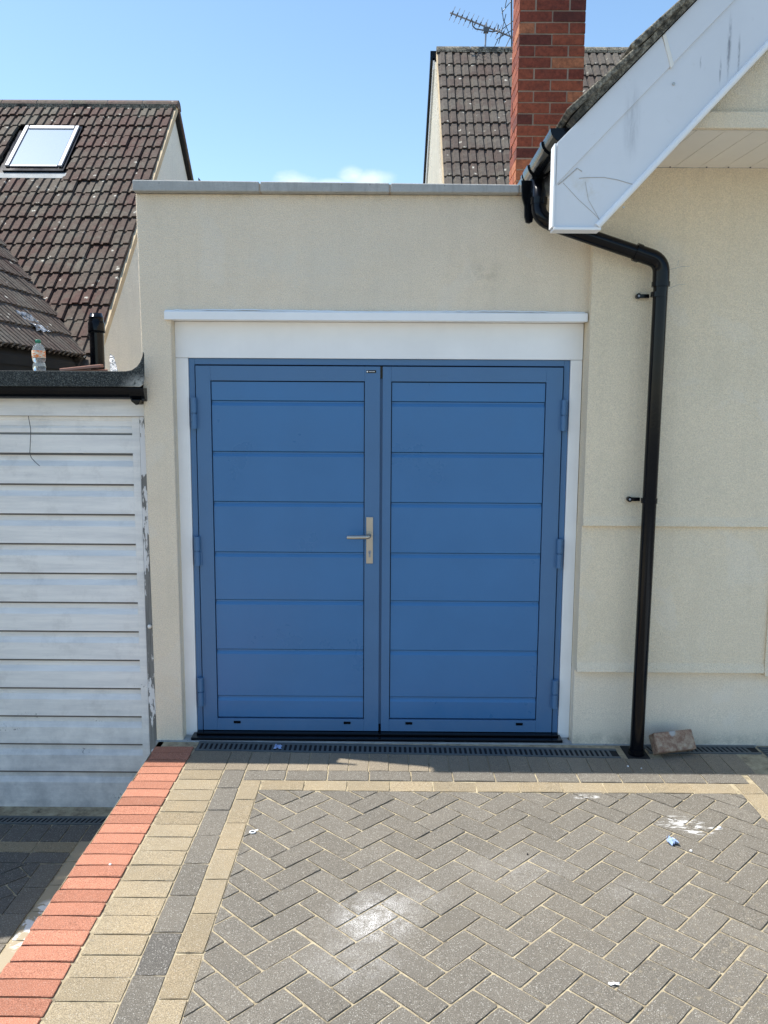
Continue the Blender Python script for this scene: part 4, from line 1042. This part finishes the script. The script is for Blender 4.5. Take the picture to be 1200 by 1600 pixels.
def crumple(name, quad, n, amp, label, cat, seed):
    rnd = random.Random(seed); a, b, c, d = map(Vector, quad); mb = MB(); g_ = []
    nv = (b-a).cross(d-a).normalized()
    for i in range(n+1):
        for jx in range(n+1):
            u, v_ = i/n, jx/n; p = a.lerp(b, u).lerp(d.lerp(c, u), v_); g_.append(p+nv*(amp*(.6+rnd.uniform(-1, 1))))
    fs = [(i*(n+1)+k, i*(n+1)+k+1, (i+1)*(n+1)+k+1, (i+1)*(n+1)+k) for i in range(n) for k in range(n)]
    mb.add(g_, fs, 0, False)
    o = mb.build(name, SH); sol = o.modifiers.new('thick', 'SOLIDIFY'); sol.thickness = .003; return tagm(o, label, cat)
def on_side(px, py, off=.10):
    """point on the nearer tiled slope behind an image position"""
    d = fwd + cr*((px-600)/CAM_F) - cu*((py-800)/CAM_F)
    n_ = Vector((.976, 0, 1)); P0 = Vector((EX, 0, EZ)); C_ = Vector((CX, CY, CZ)); t = (P0-C_).dot(n_)/d.dot(n_); return C_+d*t+n_.normalized()*off
crumple('plastic_sheet', [on_side(12, 497), on_side(42, 503), on_side(72, 531), on_side(48, 528)], 7, .015, 'torn strip of silvery plastic sheet lying on the nearer tiled slope', 'plastic sheet', 3)
crumple('lead_flashing', [(-1.16, 2.28, 1.955), (-1.06, 2.22, 1.955), (-1.15, 2.36, 2.15), (-1.185, 2.38, 2.17)], 3, .003, 'crumpled grey flashing sheet leaning beside the black vent pipe', 'flashing', 5)

# ------------------------------------------------------------ small things on the drive
def m_lb():
    s = NT('old_brick_face'); c = s.ramp(s.noise(34, 6, .7), (.3, (.14, .07, .05)), (.48, (.30, .19, .13)), (.62, (.42, .32, .23)), (.8, (.55, .48, .38)))
    c = s.mix(s.rng(s.blob((2.505, -.20, .115), (.035, .06, .035)), .2, .5), c, (.45, .44, .42)); return s.done(c, .92, s.bump(s.noise(90, 6, .75), 1., .006))
lbk = MB(); lbk.box(-.108, .108, -.033, .033, -.051, .051)
lo_ = lbk.build('loose_brick', m_lb(), bevel=.006); lo_.location = (2.512, -.215, .066); lo_.rotation_euler = (math.radians(-33), math.radians(-1.5), math.radians(12))
tagm(lo_, 'loose old red brick leaning against the cream plinth beside the downpipe', 'brick')
blue = m_paint('blue_wrapper', (.30, .40, .62), .35, 0); whitep = m_paint('white_scrap', (.75, .75, .74), .6)
def scrap(name, c, sz, mat, label, cat, seed, flat=.35):
    rnd = random.Random(seed); mb = MB(); n = 5; vs = []
    for i in range(n+1):
        for k in range(n+1): vs.append((c[0]+(i/n-.5)*sz[0]+rnd.uniform(-.12, .12)*sz[0], c[1]+(k/n-.5)*sz[1]+rnd.uniform(-.15, .15)*sz[1], .003+rnd.random()*sz[0]*flat))
    mb.add(vs, [(i*(n+1)+k, i*(n+1)+k+1, (i+1)*(n+1)+k+1, (i+1)*(n+1)+k) for i in range(n) for k in range(n)])
    o = mb.build(name, mat); sol = o.modifiers.new('thick', 'SOLIDIFY'); sol.thickness = .0012; return tagm(o, label, cat)
scrap('plastic_scrap', (2.213, -1.10), (.034, .045), blue, 'crumpled scrap of blue and white plastic lying on the grey pavers', 'litter', 1, .55)
scrap('plastic_scrap', (.46, -.175), (.035, .045), blue, 'bit of blue plastic caught on the long drain before the left door', 'litter', 4, .3)
scrap('paper_scrap', (1.745, -1.955), (.034, .011), whitep, 'small white cigarette-like scrap near the bottom of the paving', 'litter', 2, .12)
rg = MB(); pts = [Vector((.467+.012*math.cos(a*math.pi/6), -1.045+.010*math.sin(a*math.pi/6), .004)) for a in range(13)]
rg.tube(pts, .003, 6, cap=False); rg.prism([(.470, -1.034), (.486, -1.022), (.489, -1.029), (.478, -1.040)], .002, .005, 'z'); tagm(rg.build('ring_tab', whitep), 'little white ring tab lying by the left buff border', 'litter')
for i, (xq, yq, s_) in enumerate(((2.27, -1.165, .006), (2.46, -.975, .008), (1.60, -1.20, .004), (-.05, -1.30, .006), (2.24, -.372, .006), (2.30, -.395, .004))):
    pb = MB(); pb.lathe([(0, .8*s_), (.6*s_, .6*s_), (s_, .1*s_), (.9*s_, -.002)], (xq, yq, .003), 7, 0, False)
    tagm(pb.build('crumb', whitep if i != 2 else MAT['dark']), ('white crumb beside the blue plastic scrap', 'white crumb by the filler splash at the right border', 'tiny dark crumb in the middle of the grey pavers', 'pale crumb on the red edging strip', 'white crumb in front of the downpipe foot', 'smaller pale crumb right of the one before the downpipe')[i], 'crumb')
